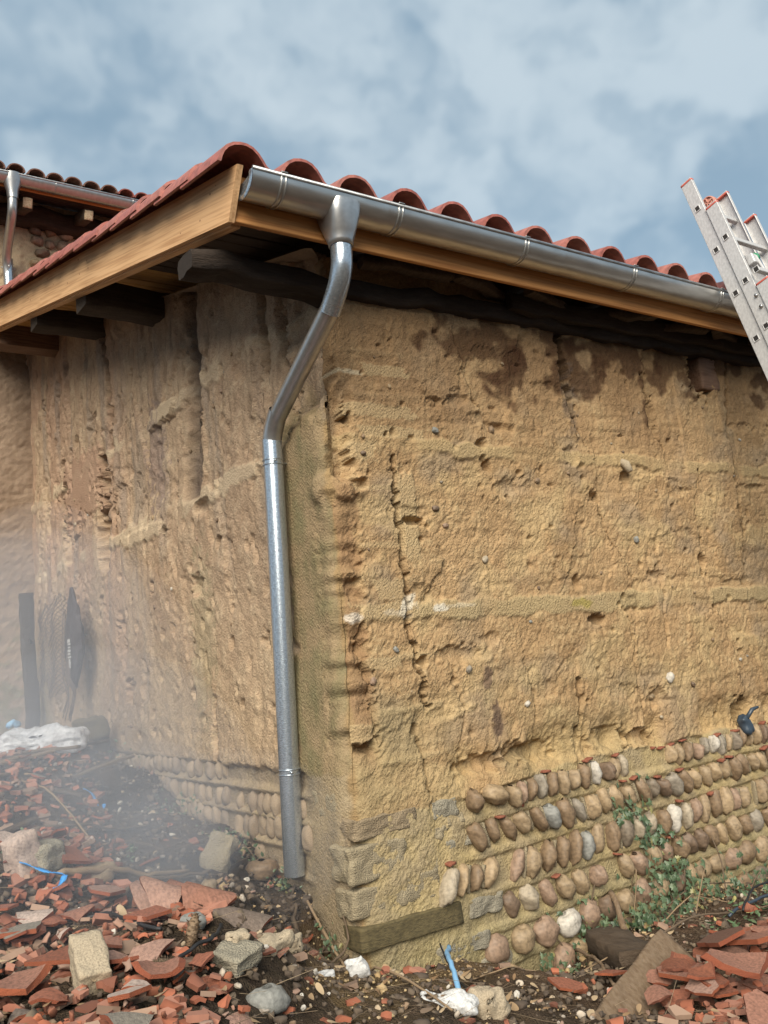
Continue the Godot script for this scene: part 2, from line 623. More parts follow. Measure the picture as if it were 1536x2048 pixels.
	S.crack([[.38, 2.27], [.37, 2.09], [.39, 1.8], [.39, 1.67], [.38, 1.45], [.41, 1.23], [.45, 1.01]], .012, .08, -.006, .7)
	S.crack([[.35, .92], [.38, .8], [.39, .61]], .014, .035, .01)
	S.crack([[1.91, 2.35], [1.88, 2.1], [1.91, 1.92], [2.04, 1.76], [2.09, 1.63]], .013, .035, .018)
	S.crack([[1.71, 3.2], [1.72, 2.96], [1.74, 2.84], [1.76, 2.62]], .055, .12, .02, .7)
	S.crack([[1.76, 2.7], [1.83, 2.45], [1.88, 2.36]], .012, .02, .012)
	S.crack([[2.49, 3.07], [2.47, 2.81], [2.47, 2.61], [2.57, 2.48]], .035, .05, .025, .5)
	S.crack([[3.4, 3.18], [3.33, 2.68], [3.31, 2.28], [3.29, 1.93], [3.23, 1.57]], .022, .05, .02, .5)
	S.crack([[2.9, 2.33], [2.79, 2.02], [2.81, 1.84], [2.79, 1.63]], .012, .03, .01)
	S.crack([[2.86, 1.42], [2.95, 1.23], [3.0, .97], [3.01, .82], [2.9, .72]], .016, .045, .022)
	S.crack([[1.5, 1.06], [1.48, .85], [1.45, .75]], .014, .04, -.008)
	S.crack([[.88, 3.03], [.9, 2.89], [.93, 2.75], [1.0, 2.6]], .014, .025, .016)
	S.crack([[2.37, 1.79], [2.37, 1.54], [2.32, 1.2]], .01, .02, -.006)
	S.crack([[.12, .9], [.13, 1.1], [.1, 1.3], [.12, 1.45]], .012, .03, -.012)
	S.crack([[.62, 1.22], [.66, 1.0], [.63, .82]], .008, .014)
	S.crack([[1.12, 1.2], [1.16, .98], [1.13, .75]], .009, .018, .008)
	S.crack([[2.0, 1.42], [2.02, 1.22], [1.98, .98], [2.03, .8]], .009, .02, .006)
	S.crack([[4.1, 3.1], [4.05, 2.5], [4.12, 1.9], [4.0, 1.2]], .02, .04, .015)
	for p in [[.99, 2.39, .045, .035, .05], [1.01, 2.27, .035, .03, .06], [.48, 1.95, .07, .03, .06], [2.15, 2.25, .045, .035, .06], [1.73, 1.385, .07, .035, .08], [1.6, 1.61, .04, .04, .05], [.44, 1.23, .03, .035, .05], [.35, .92, .035, .03, .06], [1.45, .77, .035, .04, .06], [1.72, 2.9, .05, .16, .12], [2.51, 2.7, .05, .14, .07], [3.1, 3.06, .16, .2, .1], [2.95, .74, .09, .1, .12], [2.16, .9, .1, .06, .04], [1.86, 2.12, .05, .035, .05], [2.81, 1.73, .05, .05, .05], [2.32, 1.64, .09, .03, .03], [.02, 2.55, .05, .03, .16], [.75, .71, .17, .05, .05], [.95, .74, .12, .06, .04], [1.1, .72, .2, .05, .04], [1.7, .72, .2, .07, .04], [1.95, .7, .15, .05, .05], [.68, 2.6, .08, .03, .03], [1.15, 2.5, .1, .03, .03], [.16, 2.13, .06, .035, .05], [.07, 1.62, .05, .06, .03], [.08, 1.33, .05, .05, .03], [.06, .86, .06, .02, .05]]:
		S.pit(p[0], p[1], p[2], p[3], p[4], .6)
	var r := RandomNumberGenerator.new()
	r.seed = 12
	for k in 150:   # small holes where pebbles fell out
		S.pit(r.randf_range(.05, 5.1), r.randf_range(.68, 3.0), r.randf_range(.009, .028), r.randf_range(.008, .022), r.randf_range(.012, .032), .5)
	for k in 30:   # shallow scars
		S.pit(r.randf_range(.1, 5.1), r.randf_range(.75, 2.9), r.randf_range(.05, .18), r.randf_range(.025, .07), r.randf_range(.008, .022), .35)
	return S

func side_wall_sheet() -> Sheet:   # x runs from the corner (0) back along the side wall (negative)
	var S := Sheet.new()
	S.jit = noise(92, 1.0, 3)
	S.make(-5.85, 0.0, -.6, 4.95, .0125)
	var base := Color(.54, .395, .265)
	var brown := Color(.42, .29, .195)
	var pale := Color(.62, .485, .335)
	for j in S.ny:
		var y := S.y0 + j * S.d
		for i in S.nx:
			var x := S.x0 + i * S.d
			if y > 3.5 - x * .262:
				S.H[j * S.nx + i] = 0.0
				S.C[j * S.nx + i] = base
				continue
			var wx := n_warp.get_noise_2d(x, y) * .035
			var big := n_big.get_noise_2d(x, y)
			var mid := n_mid.get_noise_2d(x, y)
			var streak := n_mid.get_noise_2d(x * 2.6 + 7.0, y * .42)
			var streak2 := n_big.get_noise_2d(x * 3.0 + 17.0, y * .25)
			var fine := n_fine.get_noise_2d(x, y)
			var cr := n_crack.get_noise_2d((x + wx) * 1.1, y * .7)
			var flake := n_flake.get_noise_2d(x * 1.4 + 9.0, y * .5)
			var cl := smoothstep(-.98, -.8, cr)
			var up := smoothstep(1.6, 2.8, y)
			var lump := -n_lump.get_noise_2d(x * .8, y * .6)
			var h := big * .022 + mid * .009 + fine * .003 + flake * .012 * (.3 + up) - (1.0 - cl) * .005 + (lump - .5) * .008 * clampf(.6 + mid * 1.6 + big, .1, 1.1)
			h += (streak * .008 + streak2 * .007) * (.12 + .9 * smoothstep(1.9, 2.9, y))
			var c := base.lerp(brown, clampf(.4 + big * .5 + flake * .3 + streak * .55 * up, 0.0, 1.0))
			c = c.lerp(pale, clampf(mid * .7 + fine * .4, 0.0, .6))
			c = c.lerp(Color(.47, .30, .21), smoothstep(-2.6, -3.4, x) * smoothstep(.0, .4, n_flake.get_noise_2d(x * .7, y * .3 + 40.0)) * .55)
			c = c.lerp(Color(.30, .25, .21), smoothstep(.05, .5, streak2) * .5)
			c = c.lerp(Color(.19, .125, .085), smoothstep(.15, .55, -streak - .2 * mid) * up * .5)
			var ky := y + .012 * x
			for b in [[2.36, .05], [3.085, .045]]:
				var k: float = smoothstep(b[1] + .01, b[1] - .015, absf(y - b[0] - mid * .05 - n_warp.get_noise_2d(x, b[0]) * .04)) * smoothstep(-.12, .25, n_big.get_noise_2d(x * 1.3 + 3.0, b[0] * 5.0) + .12)
				if k > 0.0:
					h = lerpf(h, .012 + big * .02, k * .8)
					c = c.lerp(pale, k * .85)
			# soft, washed lower half
			c = c.lerp(Color(.53, .395, .25), smoothstep(1.8, .7, y + big * .4) * .55)
			# old render with moss on the strip behind the pipe
			var strip := smoothstep(-.5, -.4, x + mid * .12) * smoothstep(2.62, 2.45, y + mid * .2 + x * .3)
			if strip > 0.0:
				h = lerpf(h, .012 + big * .012 + fine * .003, strip * .85)
				c = c.lerp(Color(.35, .255, .145).lerp(Color(.2, .17, .085), clampf(.4 + mid * .8 + streak * .6, 0.0, 1.0)).lerp(Color(.22, .205, .105), clampf(big + mid * .5, 0.0, .4)), strip * .85)
			var low := smoothstep(.76, .74, y + mid * .03 + .01 * x)
			if low > 0.0:
				var ph := (y - .645) / .13
				var f := absf(ph - round(ph))
				h = lerpf(h, -.02 + .022 * smoothstep(.2, .03, f) + fine * .006 + mid * .008, low * smoothstep(-.25, -.45, x))
				c = c.lerp(Color(.43, .335, .21).lerp(Color(.34, .27, .19), clampf(.5 + mid + big, 0.0, 1.0)), low * .8)
			c = c.lerp(Color(.19, .2, .11), smoothstep(-4.6, -5.6, x + big) * smoothstep(2.2, 1.0, y) * .5)
			h = lerpf(corner_edge(y), h, smoothstep(.0, .07, absf(x) + mid * .012))
			h -= corner_lost(x, y)
			h += .05 * smoothstep(1.6, .2, y)
			c = Color(.36, .245, .125).lerp(c, smoothstep(.0, .02, absf(x) + mid * .03))
			c = c * (1.0 + fine * .15 + cl * .05 - .05 + (lump - .55) * .14)
			c.a = 1.0
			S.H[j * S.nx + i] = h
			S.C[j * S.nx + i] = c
	# the long upright recess, and the edge of the panel beside it
	for j in S.ny:
		var y := S.y0 + j * S.d
		for i in S.nx:
			var x := S.x0 + i * S.d
			if x < -3.3 or x > -1.2 or y < 2.2 or y > 3.95:
				continue
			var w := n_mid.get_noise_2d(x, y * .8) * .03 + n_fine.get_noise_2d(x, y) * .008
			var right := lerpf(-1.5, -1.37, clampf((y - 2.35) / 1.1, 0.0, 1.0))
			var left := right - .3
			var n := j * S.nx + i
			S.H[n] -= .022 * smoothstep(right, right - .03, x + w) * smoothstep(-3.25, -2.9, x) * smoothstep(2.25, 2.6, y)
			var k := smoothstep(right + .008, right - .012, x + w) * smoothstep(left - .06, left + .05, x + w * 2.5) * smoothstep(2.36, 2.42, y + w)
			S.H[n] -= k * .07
			S.C[n] = S.C[n].lerp(Color(.14, .108, .09), k * .8)  # dark grey floor, partly the shade of the recess put into the colour
	S.crack([[-3.27, 4.1], [-3.23, 3.67], [-3.19, 3.24], [-3.2, 2.84], [-3.21, 2.45]], .07, .08, -.02, .6)
	S.crack([[-3.46, 3.0], [-3.46, 2.79], [-3.5, 2.5], [-3.48, 2.3]], .15, .11, .02, .7)
	S.crack([[-.62, 3.6], [-.6, 3.2], [-.58, 2.9]], .03, .05, .02, .6)
	S.crack([[-.45, 3.6], [-.44, 3.2], [-.42, 2.85], [-.4, 2.6]], .03, .05, -.025, .5)
	S.crack([[-4.58, 3.3], [-4.56, 2.63], [-4.5, 2.4]], .05, .05, .02, .5)
	S.crack([[-5.45, 3.2], [-5.4, 2.7], [-5.5, 2.1]], .05, .04, 0.0, .5)
	S.crack([[-2.2, 3.0], [-2.22, 2.75], [-2.2, 2.5]], .05, .02, 0.0, .5)
	S.crack([[-1.45, 1.12], [-1.47, .95], [-1.43, .8]], .025, .03, .01, .4)
	for p in [[-4.59, 4.0, .12, .12], [-5.18, 3.95, .1, .12], [-3.66, 3.41, .1, .11], [-4.1, 3.39, .1, .06], [-3.2, 3.14, .08, .09], [-4.02, 2.76, .13, .11], [-3.24, 2.57, .06, .07], [-4.58, 2.63, .1, .16], [-1.19, 1.44, .035, .04], [-.75, 1.43, .03, .04], [-1.65, 1.83, .09, .08], [-2.17, 2.26, .05, .06], [-4.52, 3.17, .06, .1], [-2.4, 1.9, .05, .04], [-1.3, 2.05, .05, .04], [-2.75, 3.5, .05, .12], [-1.5, 2.3, .12, .05], [-2.9, 1.2, .1, .1]]:
		S.pit(p[0], p[1], p[2], p[3], .05, .5)
	S.smooth_patch(-4.0, 2.95, .5, .28, .012, Color(.46, .30, .21), .8)
	S.smooth_patch(-4.3, 1.8, .3, .35, .012, Color(.45, .31, .22), .7)
	S.smooth_patch(-2.6, 2.3, .4, .05, .012, pale, .7)
	S.smooth_patch(-1.0, 2.38, .3, .05, .014, pale, .8)
	S.smooth_patch(-2.1, 3.07, .2, .06, .014, pale, .8)
	S.paint(-2.3, 2.8, .2, .45, Color(.24, .18, .17), .55)
	S.paint(-1.6, 1.5, .2, .6, Color(.30, .27, .17), .4)
	var r := RandomNumberGenerator.new()
	r.seed = 13
	for k in 200:
		S.pit(r.randf_range(-5.6, -.45), r.randf_range(.85, 4.0), r.randf_range(.014, .035), r.randf_range(.02, .05), r.randf_range(.012, .035), .5)
	for k in 60:
		S.pit(r.randf_range(-5.6, -.5), r.randf_range(.9, 4.0), r.randf_range(.03, .1), r.randf_range(.08, .35), r.randf_range(.008, .026), .35)
	return S

func sheet_mesh(S: Sheet, roofed: bool) -> ArrayMesh:
	var pos := PackedVector3Array()
	pos.resize(S.nx * S.ny)
	for j in S.ny:
		for i in S.nx:
			var x := S.x0 + i * S.d
			var y := S.y0 + j * S.d
			if roofed:
				y = minf(y, 3.36 - x * .262)
			pos[j * S.nx + i] = corner_point(x, y, S.H[j * S.nx + i])
	return from_grid(pos, S.nx, S.ny, Vector3(-1, 0, 0) if roofed else Vector3(0, 0, 1), S.C)

func wall_level(S: Sheet, x: float, y: float) -> float:
	var i := clampi(int(round((x - S.x0) / S.d)), 0, S.nx - 1)
	var j := clampi(int(round((y - S.y0) / S.d)), 0, S.ny - 1)
	return S.H[j * S.nx + i]

# ---------------------------------------------------------------- sky
func cloud_sky() -> PanoramaSkyMaterial:
	var w := 1536
	var hh := 768
	var im := Image.create(w, hh, false, Image.FORMAT_RGBF)
	var a := noise(5, 2.1, 5)
	var b := noise(8, 5.5, 5)
	var c := noise(15, .8, 3)
	for j in hh:
		var el := PI * (.5 - (j + .5) / hh)
		if el < -.02:
			for i in w:
				im.set_pixel(i, j, Color(.1, .1, .1))
			continue
		for i in w:
			var az := TAU * ((i + .5) / w - .5)
			var d := Vector3(sin(az) * cos(el), sin(el), -cos(az) * cos(el))
			var p := Vector3(d.x, d.y * 1.0 + .1, d.z) / (.45 + absf(d.y)) * 1.0   # a flat cloud layer seen from below
			var q := p + Vector3(b.get_noise_3d(p.x, p.y, p.z), b.get_noise_3d(p.z, p.x, p.y), 0) * .16
			var k := .5 + a.get_noise_3d(q.x, q.y * .6, q.z) * .8 + b.get_noise_3d(q.x + 9.0, q.y, q.z) * .58 + c.get_noise_3d(p.x, p.y, p.z) * .35
			k = smoothstep(.0, 1.0, k)
			var col := Color(.29, .425, .555).lerp(Color(.60, .715, .80), k)
			col = col.lerp(Color(.40, .58, .75), smoothstep(.62, .25, el) * .45)
			im.set_pixel(i, j, col * .226)
	var m := PanoramaSkyMaterial.new()
	m.panorama = ImageTexture.create_from_image(im)
	return m

func setup() -> void:
	var cam := Camera3D.new()
	cam.name = "camera"
	cam.position = Vector3(-2.2519, 1.2601, 3.635)
	cam.rotation_degrees = Vector3(9.3586, -35.1603, -5.1171)
	cam.fov = 59.27
	cam.near = .05
	cam.far = 400
	add_child(cam)
	cam.current = true
	var we := WorldEnvironment.new()
	we.name = "world_environment"
	var e := Environment.new()
	e.background_mode = Environment.BG_SKY
	e.sky = Sky.new()
	e.sky.sky_material = cloud_sky()
	e.tonemap_mode = Environment.TONE_MAPPER_LINEAR
	e.tonemap_exposure = 4.1
	e.volumetric_fog_enabled = true
	e.volumetric_fog_density = 0.0
	e.sdfgi_enabled = true
	e.ssao_enabled = true
	e.ssil_enabled = true
	we.environment = e
	add_child(we)
	var sun := DirectionalLight3D.new()
	sun.name = "veiled_sun"
	sun.light_energy = .5
	sun.light_angular_distance = 48
	sun.light_color = Color(1.0, .965, .9)
	sun.shadow_enabled = true
	add_child(sun)
	sun.look_at_from_position(Vector3(-.58, .6, .64) * 10.0, Vector3.ZERO)

func materials() -> void:
	var soft := tex(noise(31, .012, 5), [[.0, grey(.62)], [.5, grey(.86)], [1.0, grey(1.0)]], 1024)
	var grain := tex(noise(32, .05, 5), [[.0, grey(.55)], [.45, grey(.85)], [1.0, grey(1.0)]], 1024)
	var bump := tex(noise(33, .035, 6), [], 1024)
	var crumb := cells(34, .028, FastNoiseLite.RETURN_DISTANCE2_SUB, 18.0, .03)
	var bump2 := tex(crumb, [[0.0, grey(0)], [.35, grey(.8)], [1.0, grey(1)]], 1024)
	var bump3 := tex(noise(35, .05, 5, FastNoiseLite.TYPE_VALUE_CUBIC), [], 1024)
	M.earth = mat(Color.WHITE, .95, grain, Vector3.ONE * 2.8, bump3, .75)
	M.earth.vertex_color_use_as_albedo = true
	M.earth.metallic_specular = .2
	M.soil = mat(Color.WHITE, .95, grain, Vector3.ONE * 2.7, bump, 2.2)
	M.soil.vertex_color_use_as_albedo = true
	M.soil.metallic_specular = .25
	var cob := [[.34, .24, .14], [.25, .165, .095], [.30, .25, .19], [.19, .125, .08], [.40, .28, .16], [.56, .5, .42], [.32, .21, .14], [.28, .27, .24], [.42, .34, .24], [.22, .17, .12]]
	M.cobble = []
	for c in cob:
		var m := mat(lin(c[0] * 1.06, c[1] * 1.08, c[2] * 1.1), .62, soft, Vector3.ONE * 3.3, bump, .14)
		M.cobble.append(m)
	M.dusty = []
	for c in [[.36, .27, .18], [.40, .30, .2], [.31, .235, .165]]:
		M.dusty.append(mat(lin(c[0], c[1], c[2]), .9, grain, Vector3.ONE * 4.0, bump, .3))
	M.quoin = mat(lin(.43, .35, .225), .95, grain, Vector3.ONE * 3.0, bump, 1.2)
	M.quoin2 = mat(lin(.37, .28, .175), .95, grain, Vector3.ONE * 3.0, bump, 1.2)
	M.quoin3 = mat(lin(.36, .32, .24), .95, grain, Vector3.ONE * 3.0, bump, 1.0)
	M.sill = mat(lin(.15, .115, .05), .8, soft, Vector3(2, 6, 2), bump, .5)
	M.chip = mat(lin(.34, .115, .065), .9, grain, Vector3.ONE * 5.0, bump, .4)
	M.tile = mat(lin(.40, .125, .095), .55, soft, Vector3.ONE * 1.7, bump, .06)
	M.tile_b = mat(lin(.37, .108, .08), .55, soft, Vector3.ONE * 1.7, bump, .06)
	M.tile_c = mat(lin(.43, .15, .115), .6, soft, Vector3.ONE * 1.7, bump, .06)
	M.old_tile = mat(lin(.24, .12, .085), .85, grain, Vector3.ONE * 2.0, bump, .3)
	# woods
	var wood_n := noise(41, .02, 4)
	var wood := tex(wood_n, [[.0, Color(.74, .64, .55)], [.4, Color(.9, .86, .8)], [.6, Color(1, .97, .93)], [1.0, Color(1, 1, 1)]], 512)
	var wood2 := tex(wood_n, [[.0, Color(.82, .75, .68)], [.4, Color(.93, .9, .86)], [.6, Color(1, .98, .95)], [1.0, Color(1, 1, 1)]], 512)
	M.pine_z = mat(lin(.60, .375, .2), .75, wood2, Vector3(5, 5, .14), null, .0, 0.0, false)
	M.pine_x = mat(lin(.50, .24, .08), .7, wood2, Vector3(.14, 5, 5), null, .0)
	M.pine_new = mat(lin(.55, .33, .11), .7, wood, Vector3(.35, 5, 5), bump, .1)
	M.knot = mat(lin(.3, .15, .07), .8)
	M.plate_wood = mat(lin(.032, .021, .014), .9, wood, Vector3(.5, 6, 6), bump, .9)
	M.brown_beam = mat(lin(.17, .10, .065), .7, wood, Vector3(.35, 5, 5), bump, .2)
	M.end_grain = mat(lin(.6, .5, .36), .8, wood, Vector3.ONE * 4.0)
	M.dark_wood = mat(lin(.045, .032, .023), .85, wood, Vector3(.5, 4, 4), bump, .9)
	M.dark_wood_z = mat(lin(.085, .062, .043), .85, wood, Vector3(4, 4, .5), bump, .9)
	M.old_board = mat(lin(.07, .05, .035), .85, wood, Vector3(.4, 4, 5), bump, .5)
	M.grey_wood = mat(lin(.21, .155, .105), .85, wood, Vector3(3, 3, 3), bump, .7)
	M.bark = mat(lin(.2, .14, .09), .9, grain, Vector3.ONE * 6.0, bump, .6)
	M.twig = mat(lin(.32, .22, .13), .9, grain, Vector3.ONE * 6.0)
	# metals
	var faint := tex(noise(51, .02, 4), [[0.0, grey(.86)], [1.0, grey(1.0)]], 512)
	M.zinc = mat(lin(.57, .565, .545), .34, faint, Vector3(.5, 3, 3), null, .0, .9)
	M.zinc_rim = mat(lin(.5, .51, .52), .48, soft, Vector3(1, 3, 3), null, 0, .95)
	M.galv = mat(lin(.68, .745, .81), .24, soft, Vector3(5, 9, 5), bump, .03, .85)
	M.galv_old = mat(lin(.52, .51, .50), .33, faint, Vector3(2, 2, 2), null, .0, .88)
	M.alu = mat(lin(.60, .59, .585), .5, faint, Vector3(5, 3, 5), null, .0, .25)
	M.black = mat(lin(.012, .012, .013), .6)
	M.hole = mat(lin(.02, .018, .017), .9)
	M.red_plastic = mat(lin(.5, .1, .07), .5)
	M.wheel = mat(lin(.62, .27, .2), .55, soft, Vector3.ONE * 9.0)
	M.green_plastic = mat(lin(.02, .2, .09), .45)
	M.blue = mat(lin(.05, .32, .75), .4)
	M.blue_pale = mat(lin(.2, .42, .66), .4)
	M.white = mat(lin(.78, .77, .75), .6, soft, Vector3.ONE * 6.0, bump, .2)
	M.plaster = mat(lin(.47, .38, .265), .95, grain, Vector3.ONE * 2.6, bump3, .4)
	M.bag = mat(lin(.72, .73, .76), .35, soft, Vector3.ONE * 3.0, bump, .3)
	M.bag.backlight_enabled = true
	M.bag.backlight = Color(.3, .3, .32)
	M.dark_bag = mat(lin(.05, .035, .04), .55, soft, Vector3.ONE * 5.0, bump, .5)
	M.rust_wire = mat(lin(.11, .075, .06), .85)
	M.scrap = mat(lin(.035, .05, .07), .4)
	M.ivy = mat(lin(.055, .095, .035), .45)
	M.ivy.vertex_color_use_as_albedo = true
	M.ivy.albedo_color = Color.WHITE
	M.ivy.backlight_enabled = true
	M.ivy.backlight = Color(.12, .18, .06)
	M.bits = mat(Color.WHITE, .9)
	M.bits.vertex_color_use_as_albedo = true
	# broken old tiles: the weathered faces and the fresh breaks
	M.face = []
	for c in [[.36, .17, .115], [.28, .095, .05], [.42, .25, .19], [.19, .095, .065], [.3, .26, .21], [.36, .13, .075], [.22, .165, .13], [.56, .43, .36]]:
		M.face.append(mat(lin(c[0], c[1], c[2]), .9, soft, Vector3.ONE * 5.0, bump, .35))
	M.rim = []
	for c in [[.38, .105, .045], [.31, .085, .04], [.25, .085, .05]]:
		M.rim.append(mat(lin(c[0], c[1], c[2]), .95, grain, Vector3.ONE * 7.0, bump, .5))

# ---------------------------------------------------------------- the ground
func ground() -> void:
	var xs := [-90.0, -45.0, -22.0, -11.0, -7.0, -5.0, -4.0, -3.2]
	var x := -2.8
	while x < 3.6:
		xs.append(x)
		x += .022
	xs.append_array([3.8, 4.4, 5.5, 8.0, 12.0, 24.0, 48.0, 90.0])
	var zs := [-90.0, -45.0, -22.0, -11.0, -7.5]
	var z := -6.0
	while z < 2.4:
		zs.append(z)
		z += .024 if z > -3.0 else .04
	zs.append_array([2.8, 3.4, 4.2, 5.5, 8.0, 12.0, 24.0, 48.0, 90.0])
	var a := noise(61, 1.6, 4)
	var b := noise(62, 9.0, 4)
	var c := cells(63, 14.0, FastNoiseLite.RETURN_DISTANCE, .08, 6.0)
	var pos := PackedVector3Array()
	var cols := PackedColorArray()
	for zz in zs:
		for xx in xs:
			var big := a.get_noise_2d(xx, zz)
			var f := b.get_noise_2d(xx, zz)
			var cl := c.get_noise_2d(xx, zz)
			var y := g(xx, zz) + big * .03 + f * .022 - (cl + .6) * .02
			pos.append(Vector3(xx, y, zz))
			var col := Color(.062, .045, .032).lerp(Color(.125, .092, .062), clampf(.35 + f * .9 + big * .5, 0.0, 1.0))
			col = col.lerp(Color(.17, .11, .07), clampf(big * .9, 0.0, .5))
			var spill := smoothstep(.5, .1, Vector2((xx + .02) * 1.1, (zz - .25) * .75).length() + f * .3)   # crumbled earth at the corner
			spill = maxf(spill, .75 * smoothstep(.28, .0, absf(zz - .12) + f * .25) * smoothstep(.05, .2, xx) * smoothstep(1.2, .5, xx))
			spill = maxf(spill, .7 * smoothstep(.22, .0, absf(xx + .35 - (zz - .3) * -.25) + f * .3) * smoothstep(-.1, .2, zz) * smoothstep(1.2, .6, zz))
			col = col.lerp(Color(.33, .225, .11), spill * .75)
			col = col.lerp(Color(.2, .13, .085), smoothstep(.0, .8, xx) * .5)
			cols.append(col)
	var m := from_grid(pos, xs.size(), zs.size(), Vector3.UP, cols)
	var o := mi("ground", m, M.soil, self)
	o.set_meta("kind", "structure")
	o.set_meta("label", "dark bare soil strewn with rubble around the foot of the shed")
	o.set_meta("category", "ground")

# ---------------------------------------------------------------- the shed
const SLOPE := .262
func roof_y(z: float) -> float:   # top of the boards
	return 3.425 + SLOPE * (.31 - z)

var eggs := []
func cobble(parent: Node, at: Vector3, w: float, h: float, dep: float, tilt: float, yaw: float, m: Material) -> void:
	var b := Basis(Vector3.UP, yaw) * Basis(Vector3(0, 0, 1), tilt)
	mi("cobble", eggs[rng.randi() % eggs.size()], m, parent, Transform3D(b * Basis().scaled(Vector3(w, h, dep)), at))

func cobble_mat() -> Material:
	var k := rng.randf()
	var n := 0
	if k < .26: n = 0
	elif k < .47: n = 1
	elif k < .53: n = 2
	elif k < .62: n = 3
	elif k < .78: n = 4
	elif k < .81: n = 5
	elif k < .9: n = 6
	elif k < .92: n = 7
	elif k < .96: n = 8
	else: n = 9
	return M.cobble[n]

func chip_mesh(s: int) -> ArrayMesh:
	return rock(Vector3(1, .28, .7), s, .12, .3, 3, 3.0)

func front_wall() -> void:
	var S := front_wall_sheet()
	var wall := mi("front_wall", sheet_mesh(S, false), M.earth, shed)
	rng.seed = 101
	var chips := [chip_mesh(1), chip_mesh(2), chip_mesh(3), chip_mesh(4)]
	# rows: level at x = 1, slope, from, to, pitch, height, tilt, depth
	var rows := [[.54, .019, .98, 4.6, .083, .128, -.1, .5], [.385, .019, .66, 4.6, .1, .142, .4, .62], [.197, .021, .44, 4.6, .1, .16, -.3, .58], [.022, .026, .84, 4.6, .118, .145, .35, .74], [-.147, .03, .72, 4.6, .15, .14, .1, 1.0], [-.30, .03, .62, 3.6, .165, .13, 0.0, 1.0]]
	for rn in rows.size():
		var r: Array = rows[rn]
		var x: float = r[2]
		while x < r[3]:
			var pitch: float = r[4] * rng.randf_range(.86, 1.16) * lerpf(1.0, .94, clampf((x - 1.0) / 2.0, 0.0, 1.0))
			var h: float = r[5] * rng.randf_range(.76, 1.12)
			var w: float = minf(pitch * rng.randf_range(.66, .86), h * r[7] * 1.0)
			var y: float = r[0] + r[1] * (x - 1.0) + rng.randf_range(-.008, .008)
			var t: float = r[6] + rng.randf_range(-.2, .2)
			if rn == 2:
				t = lerpf(-.45, -.06, clampf((x - .5) / 1.2, 0.0, 1.0)) + rng.randf_range(-.12, .12)
			if rn == 3 and x > 2.3:
				t = .32 + rng.randf_range(-.12, .12)
			if rn >= 4:
				w = pitch * rng.randf_range(.78, .95)
				t = rng.randf_range(-.6, .6)
			var missing := rng.randf() < .04 or (rn == 0 and x > 1.93 and x < 2.12)
			if not missing:
				var lv := wall_level(S, x, y)
				var m: Material = cobble_mat()
				if rn == 0 and x > 1.4 and rng.randf() < .14:
					m = M.cobble[5]
				cobble(wall, Vector3(x, y, lv + rng.randf_range(-.016, .012) + .008), w, h, rng.randf_range(.1, .125), t, rng.randf_range(-.2, .2), m)
			if rng.randf() < (.26 if rn < 4 else .15):   # a bit of red tile wedged in above
				var cx: float = x + pitch * .5 + rng.randf_range(-.02, .02)
				var cy: float = y + h * .5 + rng.randf_range(-.004, .014)
				mi("tile_chip", chips[rng.randi() % 4], M.chip, wall, Transform3D(Basis(Vector3(0, 0, 1), rng.randf_range(-.25, .3)) * Basis().scaled(Vector3(rng.randf_range(.03, .06), rng.randf_range(.035, .06), .06)), Vector3(cx, cy, wall_level(S, cx, cy) + .012)))
			if rn < 3 and rng.randf() < .5:   # an upright fin of mortar or thin stone between two cobbles
				var fx: float = x + pitch * .52
				mi("mortar_fin", chips[rng.randi() % 4], M.quoin, wall, Transform3D(Basis(Vector3(0, 0, 1), PI * .5 + t * .6) * Basis().scaled(Vector3(h * .85, .055, .07)), Vector3(fx, y, wall_level(S, fx, y) + .0)))
			x += pitch
	# larger odd stones by the quoins
	for q in [[.66, .545, .075, .11, .1, 1], [.8, .555, .15, .095, -.25, 4], [.92, .53, .06, .12, .2, 0]]:
		cobble(wall, Vector3(q[0], q[1], wall_level(S, q[0], q[1]) + .02), q[2], q[3], .13, q[4], 0, M.cobble[q[5]])
	mi("tile_chip", chips[0], M.chip, wall, Transform3D(Basis(Vector3(0, 0, 1), 1.3) * Basis().scaled(Vector3(.11, .09, .09)), Vector3(.985, .52, .02)))
	var qs := [
		[.13, .525, .35, .085, 1, .07, 0], [.075, .375, .31, .155, 0, .07, 0], [.165, .21, .48, .125, 0, .075, 1],
		[.49, .535, .15, .085, 2, .12, 2], [.545, .475, .1, .05, 0, .12, 2], [.56, .365, .2, .045, 2, .2, 2], [.42, .43, .15, .05, 0, .1, 2], [.38, .31, .14, .07, 0, .1, 2],
		[.68, .055, .22, .09, 2, .15, 1], [.52, -.1, .33, .085, 2, .15, 1], [.12, -.13, .28, .1, 0, .15, 2], [.38, -.2, .24, .1, 2, .15, 2], [.3, -.05, .06, .03, 1, .4, 2], [.05, -.26, .3, .12, 1, .2, 2], [.72, -.22, .2, .09, 2, .3, 2]]
	for k in qs.size():
		var q: Array = qs[k]
		var mm: Material = [M.quoin, M.quoin2, M.quoin3][q[4]]
		mi("quoin_stone", rock(Vector3(q[2], q[3], .16), 40 + k, .02, q[5] * 1.8, 14, 12.0), mm, wall, Transform3D(Basis(Vector3(0, 0, 1), .03), Vector3(q[0], q[1], -.034 + [.0, .0, -.008][q[6]] + rng.randf_range(-.004, .004))))
	var sill := mi("sill_block", rock(Vector3(.57, .1, .16), 77, .006, .12, 14, 8.0), M.sill, wall, Transform3D(Basis(Vector3(0, 0, 1), .0), Vector3(.225, .06, -.014)))
	sill.set_meta("label", "smooth dark olive block low at the corner")
